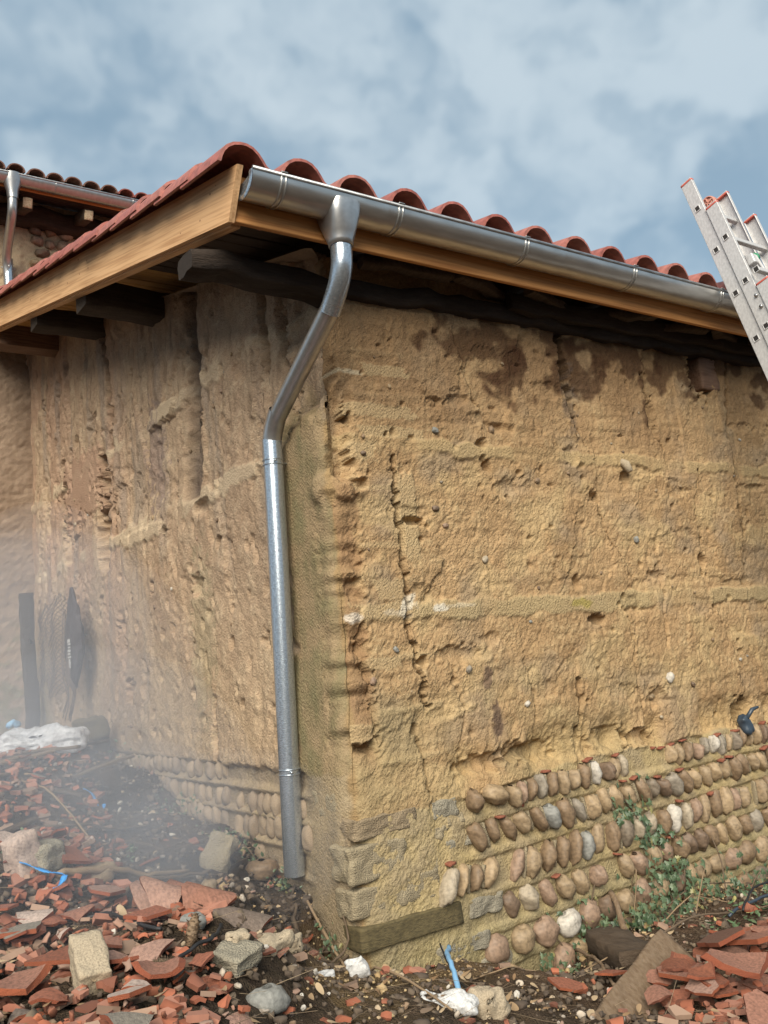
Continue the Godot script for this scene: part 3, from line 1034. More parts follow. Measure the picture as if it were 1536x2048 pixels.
	# pebbles left in the earth
	for p in [[.68, 2.44, 7], [.21, 2.29, 3], [2.81, 2.08, 7], [.64, 2.02, 3], [.7, 1.93, 6], [2.3, 1.01, 5], [1.11, .97, 5], [2.2, 1.86, 7], [2.5, .95, 3], [.74, 1.18, 2], [1.1, 2.48, 1], [.3, 1.31, 7], [.15, 1.17, 6], [.95, 1.75, 8], [1.4, 2.2, 1], [2.15, .91, 0]]:
		var s := rng.randf_range(.022, .034) * (1.7 if p[2] == 5 and p[0] > 2.0 else 1.0)
		mi("pebble", eggs[rng.randi() % eggs.size()], M.cobble[p[2]], wall, Transform3D(Basis(Vector3(0, 0, 1), rng.randf() * 3.0) * Basis().scaled(Vector3(s, s * 1.4, s)), Vector3(p[0], p[1], wall_level(S, p[0], p[1]) + .004)))
	for k in 40:
		var x := rng.randf_range(.1, 4.0)
		var y := rng.randf_range(.75, 2.9)
		var s := rng.randf_range(.01, .02)
		mi("pebble", eggs[rng.randi() % eggs.size()], cobble_mat(), wall, Transform3D(Basis(Vector3(0, 0, 1), rng.randf() * 3.0) * Basis().scaled(Vector3(s, s * 1.4, s)), Vector3(x, y, wall_level(S, x, y) + .002)))
	mi("beam_end", rock(Vector3(.2, .24, .2), 88, .014, .15, 10, 7.0), M.brown_beam, wall, Transform3D(Basis(), Vector3(3.2, 3.04, -.1)))
	# a pale root stub that sticks out of the lime band
	var st := begin()
	tube(st, [Vector3(0, .06, -.02), Vector3(.01, .02, .03), Vector3(.02, -.03, .045)], [.018, .028, .022], 9)
	mi("root_stub", done(st), M.plaster, wall, Transform3D(Basis(), Vector3(2.15, 2.31, wall_level(S, 2.15, 2.31))))

func side_wall() -> void:
	var S := side_wall_sheet()
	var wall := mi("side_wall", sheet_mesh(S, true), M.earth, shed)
	rng.seed = 102
	for r in [[.71, -3.3, -1.3, .085, .115], [.575, -3.1, -.35, .085, .12], [.445, -2.6, -.35, .095, .13], [.31, -1.8, -.45, .1, .12]]:
		var x: float = r[1]
		while x < r[2]:
			var p: float = r[3] * rng.randf_range(.85, 1.2)
			if rng.randf() > .14:
				var y: float = r[0] + rng.randf_range(-.016, .016) + .02 * n_big.get_noise_2d(x * 2.0, r[0])
				var pt := corner_point(x, y, wall_level(S, x, y) - .006 + rng.randf_range(-.012, .008))
				var m: Material = M.dusty[rng.randi() % 3]
				mi("cobble", eggs[rng.randi() % eggs.size()], m, wall, Transform3D(Basis(Vector3.UP, -PI * .5) * Basis(Vector3(0, 0, 1), rng.randf_range(-.1, .25)) * Basis().scaled(Vector3(p * .8, r[4] * rng.randf_range(.9, 1.1), .085)), pt))
			x += p
	for q in [[-.12, .36, .22, .34, 1], [-.16, .02, .3, .3, 0], [-.2, .62, .24, .13, 0]]:
		mi("quoin_stone", rock(Vector3(q[2], q[3], .15), 140 + int(q[0] * 100), .016, .3, 12, 11.0), M.quoin2 if q[4] else M.quoin, wall, Transform3D(Basis(Vector3.UP, -PI * .5), Vector3(.03, q[1], q[0])))
	for k in 40:
		var x := rng.randf_range(-5.0, -.6)
		var y := rng.randf_range(.9, 3.2)
		var s := rng.randf_range(.014, .026)
		mi("pebble", eggs[rng.randi() % eggs.size()], cobble_mat(), wall, Transform3D(Basis().scaled(Vector3(s, s * 1.3, s)), corner_point(x, y, wall_level(S, x, y) + .002)))

func hewn(length: float, w: float, h: float, seed_: int, amp := .012, axis := 0, n := 26) -> ArrayMesh:   # an old squared timber, worn and not quite straight
	var no := noise(seed_, 2.2, 3)
	var st := begin()
	var prev := []
	var seg := 12
	for i in n + 1:
		var t := (float(i) / n - .5) * length
		var ring := []
		for k in seg:
			var a := TAU * (k + .5) / seg
			var c := Vector2(cos(a), sin(a))
			var q := c / maxf(absf(c.x), absf(c.y))
			q = c.lerp(q, .86) * Vector2(w, h) * .5
			q += Vector2(no.get_noise_2d(t, 7.0), no.get_noise_2d(t, 31.0)) * amp * 2.0 + q.normalized() * no.get_noise_3d(t * 2.0, c.x * 1.2, c.y * 1.2) * amp
			ring.append(Vector3(t, q.y, q.x) if axis == 0 else Vector3(q.x, q.y, t))
		var axv := Vector3(1, 0, 0) if axis == 0 else Vector3(0, 0, 1)
		if i > 0:
			for k in seg:
				var k2 := (k + 1) % seg
				quad(st, prev[k], prev[k2], ring[k2], ring[k], ring[k] + ring[k2] - axv * t * 2.0)
		if i == 0 or i == n:
			var mid := Vector3.ZERO
			for v in ring:
				mid += v / seg
			st.set_smooth_group(-1)
			for k in seg:
				tri(st, mid, ring[k], ring[(k + 1) % seg], axv * (1.0 if i else -1.0))
			st.set_smooth_group(0)
		prev = ring
	return done(st)

func tile_mesh(length: float, seed_ := 0, scale_ := 1.0) -> ArrayMesh:   # one interlocking barrel tile; z runs up the slope (negative), the lower end at z = 0
	var prof := [[-.118, -.012], [-.112, .012], [-.101, .038], [-.08, .063], [-.05, .081], [-.015, .089], [.015, .089], [.046, .08], [.074, .06], [.095, .036], [.112, .014], [.132, .0], [.155, -.004], [.178, -.008]]
	var th := .014
	var st := begin()
	var n := prof.size()
	var top := []
	var bot := []
	for k in n:
		var p := Vector2(prof[k][0], prof[k][1]) * scale_
		var q0 := Vector2(prof[maxi(k - 1, 0)][0], prof[maxi(k - 1, 0)][1])
		var q1 := Vector2(prof[mini(k + 1, n - 1)][0], prof[mini(k + 1, n - 1)][1])
		var nn := (q1 - q0).orthogonal().normalized()
		if nn.y < 0: nn = -nn
		top.append(p)
		bot.append(p - nn * th)
	var f := func(p: Vector2, z: float) -> Vector3: return Vector3(p.x, p.y, z)
	for k in n - 1:
		var o := Vector3((top[k] - bot[k]).x, (top[k] - bot[k]).y, 0)
		quad(st, f.call(top[k], -.004), f.call(top[k + 1], -.004), f.call(top[k + 1], -length), f.call(top[k], -length), o)
		quad(st, f.call(bot[k], 0), f.call(bot[k + 1], 0), f.call(bot[k + 1], -length), f.call(bot[k], -length), -o)
	st.set_smooth_group(-1)
	for k in n - 1:
		for e in [0.0, 1.0]:
			var z: float = -length if e else 0.0
			quad(st, f.call(bot[k], z), f.call(bot[k + 1], z), f.call(top[k + 1], z - .004 * (1.0 - e)), f.call(top[k], z - .004 * (1.0 - e)), Vector3(0, 0, -1.0 if e else 1.0))
	for e in [0, n - 1]:
		quad(st, f.call(bot[e], 0), f.call(top[e], -.004), f.call(top[e], -length), f.call(bot[e], -length), Vector3(-1 if e == 0 else 1, 0, 0))
	return done(st)

func roof() -> void:
	var roof_part := mi("roof", ArrayMesh.new(), null, shed)
	rng.seed = 103
	var ang := atan(SLOPE)
	var tl := tile_mesh(.44)
	var pitch := .2935
	var left := tile_mesh(.44)
	var rest := []
	for r in 18:
		for c in 20:
			var z := .445 - r * .345 * cos(ang)
			var x := -.576 + c * pitch
			var y := 3.425 + SLOPE * (.31 - z) + .028
			var tilt := ang - .06
			var b := Basis(Vector3(1, 0, 0), tilt) * Basis(Vector3.UP, rng.randf_range(-.016, .016)) * Basis(Vector3(0, 0, 1), rng.randf_range(-.012, .012))
			var xf := Transform3D(b, Vector3(x + rng.randf_range(-.003, .003), y + rng.randf_range(-.003, .003), z + rng.randf_range(-.006, .006)))
			if r < 3 or c < 4:
				mi("roof_tile", tl, [M.tile, M.tile, M.tile_b, M.tile_c][rng.randi() % 4], roof_part, xf)
			else:
				rest.append(xf)
	var mm := MultiMesh.new()
	mm.transform_format = MultiMesh.TRANSFORM_3D
	mm.mesh = tl
	mm.instance_count = rest.size()
	for k in rest.size():
		mm.set_instance_transform(k, rest[k])
	var o := MultiMeshInstance3D.new()
	o.name = "upper_tiles"
	o.multimesh = mm
	o.material_override = M.tile
	stuff(o)
	roof_part.add_child(o)
	# boards under the tiles, each its own
	var z := .285
	var k := 0
	while z > -5.7:
		var w := rng.randf_range(.15, .2)
		var zc := z - w * .5
		var yc := roof_y(zc) - .012
		var len_ := 5.85
		var m: Material = M.old_board if zc > -1.75 else M.pine_new
		mi("roof_board", box(Vector3(len_, .022, w - .008), .003), m, shed, Transform3D(Basis(Vector3(1, 0, 0), ang), Vector3(-.57 + len_ * .5 + rng.randf_range(0.0, .004), yc + rng.randf_range(-.004, .004), zc)))
		z -= w
		k += 1
	# the fascia along the eaves and the verge board up the gable
	mi("fascia_board", box(Vector3(5.86, .225, .027), .003), M.pine_x, shed, Transform3D(Basis(), Vector3(-.573 + 2.93, 3.325, .303)))
	var st := begin(false)
	var ca := cos(ang)
	var sa := sin(ang)
	var hp := .242 * ca   # square to the slope
	var ends := [[0.0, hp * sa / ca], [-6.06 / ca, -6.06 / ca + hp * sa / ca]]
	var corners := []
	for e in ends:
		corners.append([Vector3(0, 0, e[0]), Vector3(0, hp, e[1]), Vector3(.028, hp, e[1]), Vector3(.028, 0, e[0])])
	for q in 4:
		var o1: Vector3 = corners[0][q] + corners[0][(q + 1) % 4] - corners[0][0] - corners[0][2]
		quad(st, corners[0][q], corners[0][(q + 1) % 4], corners[1][(q + 1) % 4], corners[1][q], o1)
	quad(st, corners[0][0], corners[0][1], corners[0][2], corners[0][3], Vector3(0, 0, 1))
	quad(st, corners[1][0], corners[1][1], corners[1][2], corners[1][3], Vector3(0, 0, -1))
	var verge := mi("verge_board", done(st), M.pine_z, shed, Transform3D(Basis(Vector3(1, 0, 0), ang), Vector3(-.603, 3.205, .317)))
	for k3 in 26:
		var kz := rng.randf_range(-5.8, -.05)
		var ky := rng.randf_range(.03, hp - .03)
		var ks := rng.randf_range(.005, .013)
		mi("knot", eggs[k3 % 8], M.knot, verge, Transform3D(Basis().scaled(Vector3(.0016, ks, ks * 1.7)), Vector3(-.0002, ky, kz)))
	mi("verge_batten", box(Vector3(.05, .02, 6.2), .003), M.pine_z, shed, Transform3D(Basis(Vector3(1, 0, 0), ang), Vector3(-.552, 3.2 + SLOPE * 3.06, -2.72)))
	# timbers
	mi("wall_plate", hewn(5.9, .16, .095, 301, .02, 0, 70), M.plate_wood, shed, Transform3D(Basis(Vector3(0, 0, 1), .014), Vector3(2.28, 3.185, -.025)))
	mi("wall_plate", hewn(3.9, .06, .1, 302, .012, 0, 40), M.plate_wood, shed, Transform3D(Basis(Vector3(0, 0, 1), .015), Vector3(3.2, 3.245, .085)))
	for p in [[-2.1, .18, .22, 0, 3.83], [-3.33, .15, .2, 0, 4.145], [-4.7, .2, .2, 1, 4.485]]:
		if p[3]:
			var bm := mi("purlin", box(Vector3(2.3, p[1], p[2]), .004), M.brown_beam, shed, Transform3D(Basis(), Vector3(.6, p[4], p[0])))
			mi("end_grain", box(Vector3(.006, p[1] - .006, p[2] - .006), .001), M.end_grain, bm, Transform3D(Basis(), Vector3(-1.153, 0, 0)))
		else:
			mi("purlin", hewn(2.3, p[2], p[1], 310 + int(p[0] * 10), .008), M.dark_wood, shed, Transform3D(Basis(), Vector3(.62 + (.25 if p[0] > -1.0 else 0.0), p[4], p[0])))
	for k2 in 9:
		var x := .28 + k2 * .62
		var b := Basis(Vector3(1, 0, 0), ang)
		mi("rafter", hewn(1.5, .085, .1, 330 + k2, .012, 2), M.dark_wood_z, shed, Transform3D(b, Vector3(x, roof_y(-.42) - .075, -.42)))
	for k2 in 7:   # short struts and old battens on the plate
		var x := .5 + k2 * .55
		mi("old_batten", hewn(.55, .07, .05, 350 + k2, .012), M.dark_wood_z, shed, Transform3D(Basis(Vector3.UP, rng.randf_range(-.4, .4)), Vector3(x, 3.27, .12 + rng.randf_range(-.03, .05))))

# ---------------------------------------------------------------- gutters
func trough(st: SurfaceTool, x0: float, x1: float, cz: float, cy: float, r: float, th := .003) -> void:
	var n := 20
	var nx := 24
	for i in nx:
		var xa := lerpf(x0, x1, float(i) / nx)
		var xb := lerpf(x0, x1, float(i + 1) / nx)
		for k in n:
			var a0 := PI * k / n
			var a1 := PI * (k + 1) / n
			for rr in [r, r - th]:
				var p0 := Vector3(xa, cy - sin(a0) * rr, cz + cos(a0) * rr)
				var p1 := Vector3(xa, cy - sin(a1) * rr, cz + cos(a1) * rr)
				var s := 1.0 if rr == r else -1.0
				quad(st, p0, p1, p1 + Vector3(xb - xa, 0, 0), p0 + Vector3(xb - xa, 0, 0), Vector3(0, -sin((a0 + a1) * .5), cos((a0 + a1) * .5)) * s)

func gutter() -> void:
	var t := thing("rain_gutter", "grey zinc half round gutter along the shed eave with elbowed downpipe at the corner", "gutter", Vector3(0, 0, 0))
	var cz := .398
	var cy := 3.378
	var r := .094
	var x0 := -.56
	var x1 := 5.1
	var st := begin()
	trough(st, x0, x1, cz, cy, r)
	mi("trough", done(st), M.zinc, t)
	st = begin()
	tube(st, [Vector3(x0, cy + .004, cz + r - .001), Vector3(1.5, cy + .004, cz + r - .001), Vector3(x1, cy + .004, cz + r - .001)], .0095, 12)
	mi("front_bead", done(st), M.zinc_rim, t)
	st = begin()
	var mid := Vector3(x0 - .003, cy, cz)
	for k in 24:
		var a0 := PI * k / 24
		var a1 := PI * (k + 1) / 24
		var p0 := Vector3(0, -sin(a0), cos(a0))
		var p1 := Vector3(0, -sin(a1), cos(a1))
		var c := mid + Vector3(0, -.02, 0)
		var prev0 := c
		var prev1 := c
		for s in [[.3, .004], [.62, .004], [.7, -.004], [.86, -.006], [1.0, 0.0]]:
			var q0: Vector3 = c.lerp(mid + p0 * (r + .002), s[0]) + Vector3(s[1], 0, 0)
			var q1: Vector3 = c.lerp(mid + p1 * (r + .002), s[0]) + Vector3(s[1], 0, 0)
			quad(st, prev0, prev1, q1, q0, Vector3(-1, 0, 0))
			prev0 = q0
			prev1 = q1
	mi("end_cap", done(st), M.galv, t)
	for x in [-.41, .22, 1.04, 1.9, 2.73, 3.6, 4.4]:   # the straps of the brackets
		st = begin()
		for dx in [-.011, .011]:
			var pts := []
			for k in 15:
				var a := PI * k / 14
				pts.append(Vector3(x + dx, cy - sin(a) * (r + .001), cz + cos(a) * (r + .001)))
			tube(st, pts, .0055, 6)
		bevel_box(st, Vector3(.034, .006, .028), .002, Vector3(x, cy + .013, cz + r - .002))
		mi("bracket", done(st), M.zinc, t)
	# the outlet funnel
	st = begin()
	var rings := []
	var ox := -.08
	for s in [[3.352, .088, .1005], [3.33, .088, .1015], [3.29, .082, .094], [3.25, .0755, .084], [3.21, .068, .073], [3.178, .0605, .0605], [3.158, .0585, .0585], [3.156, .0525, .0525]]:
		var ring := []
		for k in 36:
			var a := TAU * k / 36
			var c2 := Vector2(cos(a), sin(a))
			var sq := c2 / pow(pow(absf(c2.x), 4.0) + pow(absf(c2.y), 4.0), .25)
			c2 = c2.lerp(sq, clampf((s[0] - 3.18) / .12, 0.0, .8))
			ring.append(Vector3(ox + c2.x * s[1], s[0], cz + c2.y * s[2]))
		rings.append(ring)
	for i in rings.size() - 1:
		for k in 36:
			var k2 := (k + 1) % 36
			quad(st, rings[i][k], rings[i][k2], rings[i + 1][k2], rings[i + 1][k], (rings[i][k] + rings[i][k2]) * .5 - Vector3(ox, rings[i][k].y, cz))
	mi("outlet", done(st), M.galv_old, t)
	# the downpipe
	var pipe := Node3D.new()
	pipe.name = "downpipe"
	t.add_child(pipe)
	var px := -.088
	st = begin()
	var up_pts := bez([Vector3(ox, 3.2, cz), Vector3(ox, 3.1, cz - .002), Vector3(ox, 3.055, cz - .012), Vector3(ox, 3.01, cz - .033), Vector3(ox, 2.97, cz - .062), Vector3(ox, 2.93, cz - .1), Vector3(ox, 2.89, cz - .14)], 24)
	tube(st, up_pts, .0505, 28, false)
	mi("upper_elbow", done(st), M.galv, pipe)
	st = begin()
	tube(st, bez([Vector3(ox, 2.93, cz - .093), Vector3(px, 2.53, -.325)], 6), .0475, 28, false)
	mi("sloping_pipe", done(st), M.galv_old, pipe)
	st = begin()
	tube(st, bez([Vector3(px, 2.565, -.29), Vector3(px, 2.52, -.332), Vector3(px, 2.46, -.372), Vector3(px, 2.4, -.388), Vector3(px, 2.3, -.392)], 16), .0505, 28, false)
	mi("lower_elbow", done(st), M.galv_old, pipe)
	st = begin()
	tube(st, bez([Vector3(px, 2.435, -.384), Vector3(px, 1.6, -.41), Vector3(px, .275, -.462)], 20), .0515, 32, false)
	mi("straight_pipe", done(st), M.galv, pipe)
	st = begin()
	tube(st, [Vector3(px, .5, -.4525), Vector3(px, .278, -.4615)], .049, 24, false)
	mi("pipe_inside", done(st), M.galv_old, pipe)
	for c in [[2.315, -.3885], [.765, -.4425]]:
		st = begin()
		for dy in [-.012, .012]:
			var pts := []
			for k in 25:
				var a := TAU * k / 24
				pts.append(Vector3(px + cos(a) * .0535, c[0] + dy, c[1] + sin(a) * .0535))
			tube(st, pts, .0035, 6, false)
		tube(st, [Vector3(px - .02, c[0], c[1] + .05), Vector3(px - .02, c[0], c[1] + .068)], .006, 8)
		tube(st, [Vector3(px - .05, c[0], c[1]), Vector3(px + .1, c[0], c[1])], .005, 6)
		mi("collar", done(st), M.galv, pipe)

# ---------------------------------------------------------------- the taller house behind
func house_behind() -> void:
	house = thing("farmhouse", "tall earth house behind the shed with cobbled upper wall and tiled roof", "house", Vector3(0, 0, -5.75))
	rng.seed = 104
	var pos := PackedVector3Array()
	var cols := PackedColorArray()
	var d := .022
	var nx := int(5.2 / d) + 1
	var ny := int(6.2 / d) + 1
	for j in ny:
		for i in nx:
			var x := -3.0 + i * d
			var y := .3 + j * d
			var big := n_big.get_noise_2d(x + 60.0, y)
			var mid := n_mid.get_noise_2d(x * .9, y * 1.6 + 50.0)
			var fine := n_fine.get_noise_2d(x * .7, y * .7 + 90.0)
			var cl := smoothstep(-.98, -.8, n_crack.get_noise_2d(x * .9, y * 1.2 + 30.0))
			var h := big * .03 + mid * .009 + fine * .006 + cl * .005
			h += .006 * n_mid.get_noise_2d(x * .5, y * 3.0) - n_lump.get_noise_2d(x * .7, y * .8) * .012
			var c := Color(.44, .325, .235).lerp(Color(.34, .245, .175), clampf(.4 + big + mid * .6, 0.0, 1.0))
			c = c.lerp(Color(.62, .48, .32), smoothstep(4.9, 5.1, y))
			c = c.lerp(Color(.2, .22, .11), clampf(smoothstep(2.2, 1.2, y + big) * smoothstep(-.1, .4, mid + big), 0.0, .5))
			if x > -.05 and y > 5.05:
				h -= .015
			c = c * (1.0 + fine * .2)
			c.a = 1.0
			pos.append(Vector3(x, y, h))
			cols.append(c)
	var wall := mi("wall", from_grid(pos, nx, ny, Vector3(0, 0, 1), cols), M.earth, house)
	for r in 9:   # the cobbled panel under the eaves
		var x := .02 + rng.randf_range(0.0, .08)
		var y := 5.15 + r * .125
		while x < 1.6:
			var w := rng.randf_range(.1, .18)
			if rng.randf() > .05:
				mi("cobble", eggs[rng.randi() % eggs.size()], cobble_mat(), wall, Transform3D(Basis(Vector3(0, 0, 1), rng.randf_range(-.6, .6)) * Basis().scaled(Vector3(w, rng.randf_range(.09, .13), .13)), Vector3(x + w * .5, y + rng.randf_range(-.02, .02), -.005)))
			x += w + rng.randf_range(.01, .03)
	# the body of the house, so that it is not a sheet
	mi("house_body", box(Vector3(9.0, 6.3, 5.0), .01), M.quoin2, house, Transform3D(Basis(), Vector3(-1.5 + 1.5, 3.3, -2.62)))
	mi("wall_plate", hewn(6.0, .2, .2, 401, .02), M.dark_wood, house, Transform3D(Basis(), Vector3(.6, 6.24, .06)))
	for k in 8:
		var x := -2.0 + k * .62 + .05
		var b := Basis(Vector3(1, 0, 0), .27)
		var rf := mi("rafter", hewn(1.3, .1, .12, 410 + k, .008, 2), M.dark_wood_z, house, Transform3D(b, Vector3(x, 6.35, -.12)))
		mi("end_grain", rock(Vector3(.09, .1, .012), 420 + k, .006, .5, 4), M.end_grain, rf, Transform3D(Basis(), Vector3(0, 0, .655)))
	for k in 7:
		mi("roof_board", box(Vector3(6.2, .022, .17), .003), M.old_board, house, Transform3D(Basis(Vector3(1, 0, 0), .27), Vector3(.6, 6.37 - k * -.0465, .47 - k * .178)))
	mi("fascia_board", box(Vector3(6.2, .12, .025), .003), M.pine_x, house, Transform3D(Basis(), Vector3(.6, 6.345, .545)))
	var n := 12
	var st := begin()
	for e in [[.088, 1.0], [.074, -1.0]]:   # a canal tile
		for k in n:
			var a0 := PI * k / n
			var a1 := PI * (k + 1) / n
			var r: float = e[0]
			quad(st, Vector3(cos(a0) * r, sin(a0) * r * .8, 0), Vector3(cos(a1) * r, sin(a1) * r * .8, 0), Vector3(cos(a1) * r * .85, sin(a1) * r * .68, -.45), Vector3(cos(a0) * r * .85, sin(a0) * r * .68, -.45), Vector3(cos(a0 + .13), sin(a0 + .13), 0) * e[1])
	st.set_smooth_group(-1)
	for k in n:
		var a0 := PI * k / n
		var a1 := PI * (k + 1) / n
		quad(st, Vector3(cos(a0) * .088, sin(a0) * .0704, 0), Vector3(cos(a1) * .088, sin(a1) * .0704, 0), Vector3(cos(a1) * .074, sin(a1) * .0592, 0), Vector3(cos(a0) * .074, sin(a0) * .0592, 0), Vector3(0, 0, 1))
	var canal := done(st)
	for r in 4:
		for k in 30:
			mi("roof_tile", canal, M.old_tile if rng.randf() < .7 else M.tile_b, house, Transform3D(Basis(Vector3(1, 0, 0), .24) * Basis(Vector3.UP, rng.randf_range(-.03, .03)), Vector3(-1.9 + k * .1855 + rng.randf_range(-.008, .008), 6.4 + r * .092 + rng.randf_range(-.004, .004), .69 - r * .35)))
	var t := thing("eaves_gutter", "weathered half round gutter on the eave of the tall house at far left", "gutter", Vector3(0, 0, -5.75))
	st = begin()
	trough(st, -2.4, 3.4, .63, 6.357, .08)
	mi("trough", done(st), M.galv_old, t)
	st = begin()
	tube(st, [Vector3(-2.4, 6.36, .71), Vector3(3.4, 6.36, .71)], .009, 8)
	mi("front_bead", done(st), M.zinc_rim, t)
	for x in [.15, .95, 1.75]:
		st = begin()
		var pts := []
		for k in 13:
			var a := PI * k / 12
			pts.append(Vector3(x, 6.357 - sin(a) * .081, .63 + cos(a) * .081))
		tube(st, pts, .006, 6)
		mi("bracket", done(st), M.galv_old, t)
	st = begin()
	tube(st, [Vector3(-.26, 6.37, .63), Vector3(-.26, 6.28, .63), Vector3(-.26, 6.2, .63), Vector3(-.26, 6.12, .63)], [.1, .085, .058, .05], 18, false)
	mi("outlet", done(st), M.galv_old, t)
	st = begin()
	tube(st, bez([Vector3(-.26, 6.18, .63), Vector3(-.26, 6.0, .6), Vector3(-.24, 5.85, .35), Vector3(-.22, 5.7, .14), Vector3(-.2, 5.5, .09)], 20), .046, 18, false)
	mi("elbow", done(st), M.galv_old, t)
	st = begin()
	tube(st, [Vector3(-.2, 5.72, .1), Vector3(-.195, 5.4, .09), Vector3(-.19, 5.06, .09)], .05, 18, false)
	mi("straight_pipe", done(st), M.galv, t)
	st = begin()
	tube(st, [Vector3(-.2, 5.62, .0), Vector3(-.2, 5.62, .16)], .012, 6)
	tube(st, [Vector3(-.27, 5.62, .1), Vector3(-.13, 5.62, .1)], .008, 6)
	mi("collar", done(st), M.galv_old, t)

# ---------------------------------------------------------------- the ladder
func ladder() -> void:
	var t := thing("ladder", "paint splashed aluminium extension ladder leaning on the eave at the right", "ladder", Vector3(2.72, 3.2, .62))
	var lean := -atan(.262)   # the foot stands out from the wall
	var b := Basis(Vector3(1, 0, 0), lean)
	t.basis = b
	var pitch := .337
	# section: offset in front, top (along the stile), bottom, half spread
	var secs := [[0.0, 1.02, -2.2, 0.0], [.094, .745, -2.9, -.012], [.188, .075, -3.45, -.024]]
	var h0 := .80   # first hole of section 0
	for k in 3:
		var s: Array = secs[k]
		for side in [0.0, 1.0]:
			var x: float = s[3] + side * (.41 - 2.0 * s[3])
			var st := begin(false)
			var len_: float = s[1] - s[2]
			var out := -1.0 if side == 0.0 else 1.0
			# a C of web and two flanges
			bevel_box(st, Vector3(.004, len_, .082), .001, Vector3(x, s[2] + len_ * .5, s[0]))
			for e in [-1.0, 1.0]:
				bevel_box(st, Vector3(.026, len_, .005), .0015, Vector3(x - out * .011, s[2] + len_ * .5, s[0] + e * .0405))
			var stile := mi("stile", done(st), M.alu, t)
			mi("end_plug", rock(Vector3(.03, .014, .09), 3, .001, .6, 5), M.red_plastic, stile, Transform3D(Basis(), Vector3(x - out * .01, s[1] - .002, s[0])))
			st = begin(false)
			bevel_box(st, Vector3(.03, .008, .082), .002, Vector3(x - out * .01, s[1] + .006, s[0]))
			mi("end_cap", done(st), M.alu, stile)
			var y: float = h0 - [0.0, .312, .64][k]
			while y > s[2] + .05:
				if side == 0.0:
					st = begin(false)
					var q := .0155
					for e in [-1.0, 1.0]:
						bevel_box(st, Vector3(.006, .005, q * 2.0 + .01), .001, Vector3(x - .004, y + e * (q + .002), s[0]))
						bevel_box(st, Vector3(.006, q * 2.0, .005), .001, Vector3(x - .004, y, s[0] + e * (q + .002)))
					mi("rung_socket", done(st), M.alu, stile)
					mi("rung_hole", box(Vector3(.003, q * 2.0, q * 2.0), .0005), M.hole, stile, Transform3D(Basis(), Vector3(x - .0035, y, s[0])))
					mi("rung", box(Vector3(.41 - 2.0 * s[3] - .006, .03, .03), .003), M.alu, t, Transform3D(Basis(), Vector3(.205, y, s[0])))
				y -= pitch
	var st := begin()
	tube(st, [Vector3(.352, 1.02, -.09), Vector3(.39, 1.02, -.09)], .052, 24)
	var wheel := mi("wheel", done(st), M.wheel, t)
	st = begin()
	for k in 5:
		var a := TAU * k / 5.0
		tube(st, [Vector3(.348, 1.02, -.09), Vector3(.348, 1.02 + cos(a) * .04, -.09 + sin(a) * .04)], .006, 6)
	var ring := []
	for k in 21:
		var a := TAU * k / 20.0
		ring.append(Vector3(.349, 1.02 + cos(a) * .045, -.09 + sin(a) * .045))
	tube(st, ring, .006, 6)
	mi("wheel_spokes", done(st), M.wheel, wheel)
	st = begin(false)
	bevel_box(st, Vector3(.05, .07, .05), .005, Vector3(.06, .28, .15))
	var hook := mi("catch", done(st), M.alu, t)
	st = begin()
	tube(st, [Vector3(.088, .3, .15), Vector3(.105, .3, .15)], .034, 16)
	mi("catch_button", done(st), M.green_plastic, hook)
	st = begin()
	tube(st, [Vector3(.08, .3, .17), Vector3(.1, .05, .19), Vector3(.11, -.4, .19)], .009, 8)
	mi("catch_rod", done(st), M.alu, hook)
	for y in [.02, -.06]:
		st = begin()
		tube(st, [Vector3(-.026, y, .118), Vector3(-.008, y, .118)], .011, 10)
		mi("bolt", done(st), M.galv_old, t)

# ---------------------------------------------------------------- rubble
func ground_at(x: float, z: float, up := .0) -> Vector3:
	return Vector3(x, g(x, z) + up, z)

var shards_flat := []
var shards_bent := []
var stack_tiles := []

const LANDMARKS := [["pale building block", -1.4, .66], ["standing whitish block", -1.36, -.36], ["grey weathered rock", -1.27, -.38], ["half buried tile stack", -.86, .2], ["large grey slab fragment", -1.48, .1], ["blue strap on the tiles", -1.29, -.25], ["blue strap in the haze", -.68, -1.66], ["splintered branch", -.95, -.42], ["lone pine cone", -1.2, .74], ["smooth grey cobble", -.93, .9], ["white bag", -.8, -2.3], ["pale angular stone", -.39, -.66], ["wooden plank", .82, .86], ["tilted red slab", 1.5, .93], ["largest curved tile", 1.06, 1.13], ["rotten slab", 1.22, .36], ["white plastic scrap", -.19, .84], ["shed corner", 0.0, 0.0], ["reddish arched twig", -1.05, -1.1], ["round pebble", 1.27, .85]]
var said := {}
func place_words(x: float, z: float) -> String:   # where it lies, as seen from the front of the shed corner
	var best := 9.0
	var words := ""
	for l in LANDMARKS:
		var d := Vector2(x - l[1], z - l[2])
		if d.length() < best:
			best = d.length()
			var side := d.dot(Vector2(.817, .576))
			var far := d.dot(Vector2(.576, -.817))
			var way: String = ("right of" if side > 0 else "left of") if absf(side) > absf(far) else ("behind" if far > 0 else "in front of")
			words = way + " the " + l[0]
	return ("just " if best < .16 else "a little " if best < .34 and not words.begins_with("b") and not words.begins_with("i") else "well ") .strip_edges() + " " + words

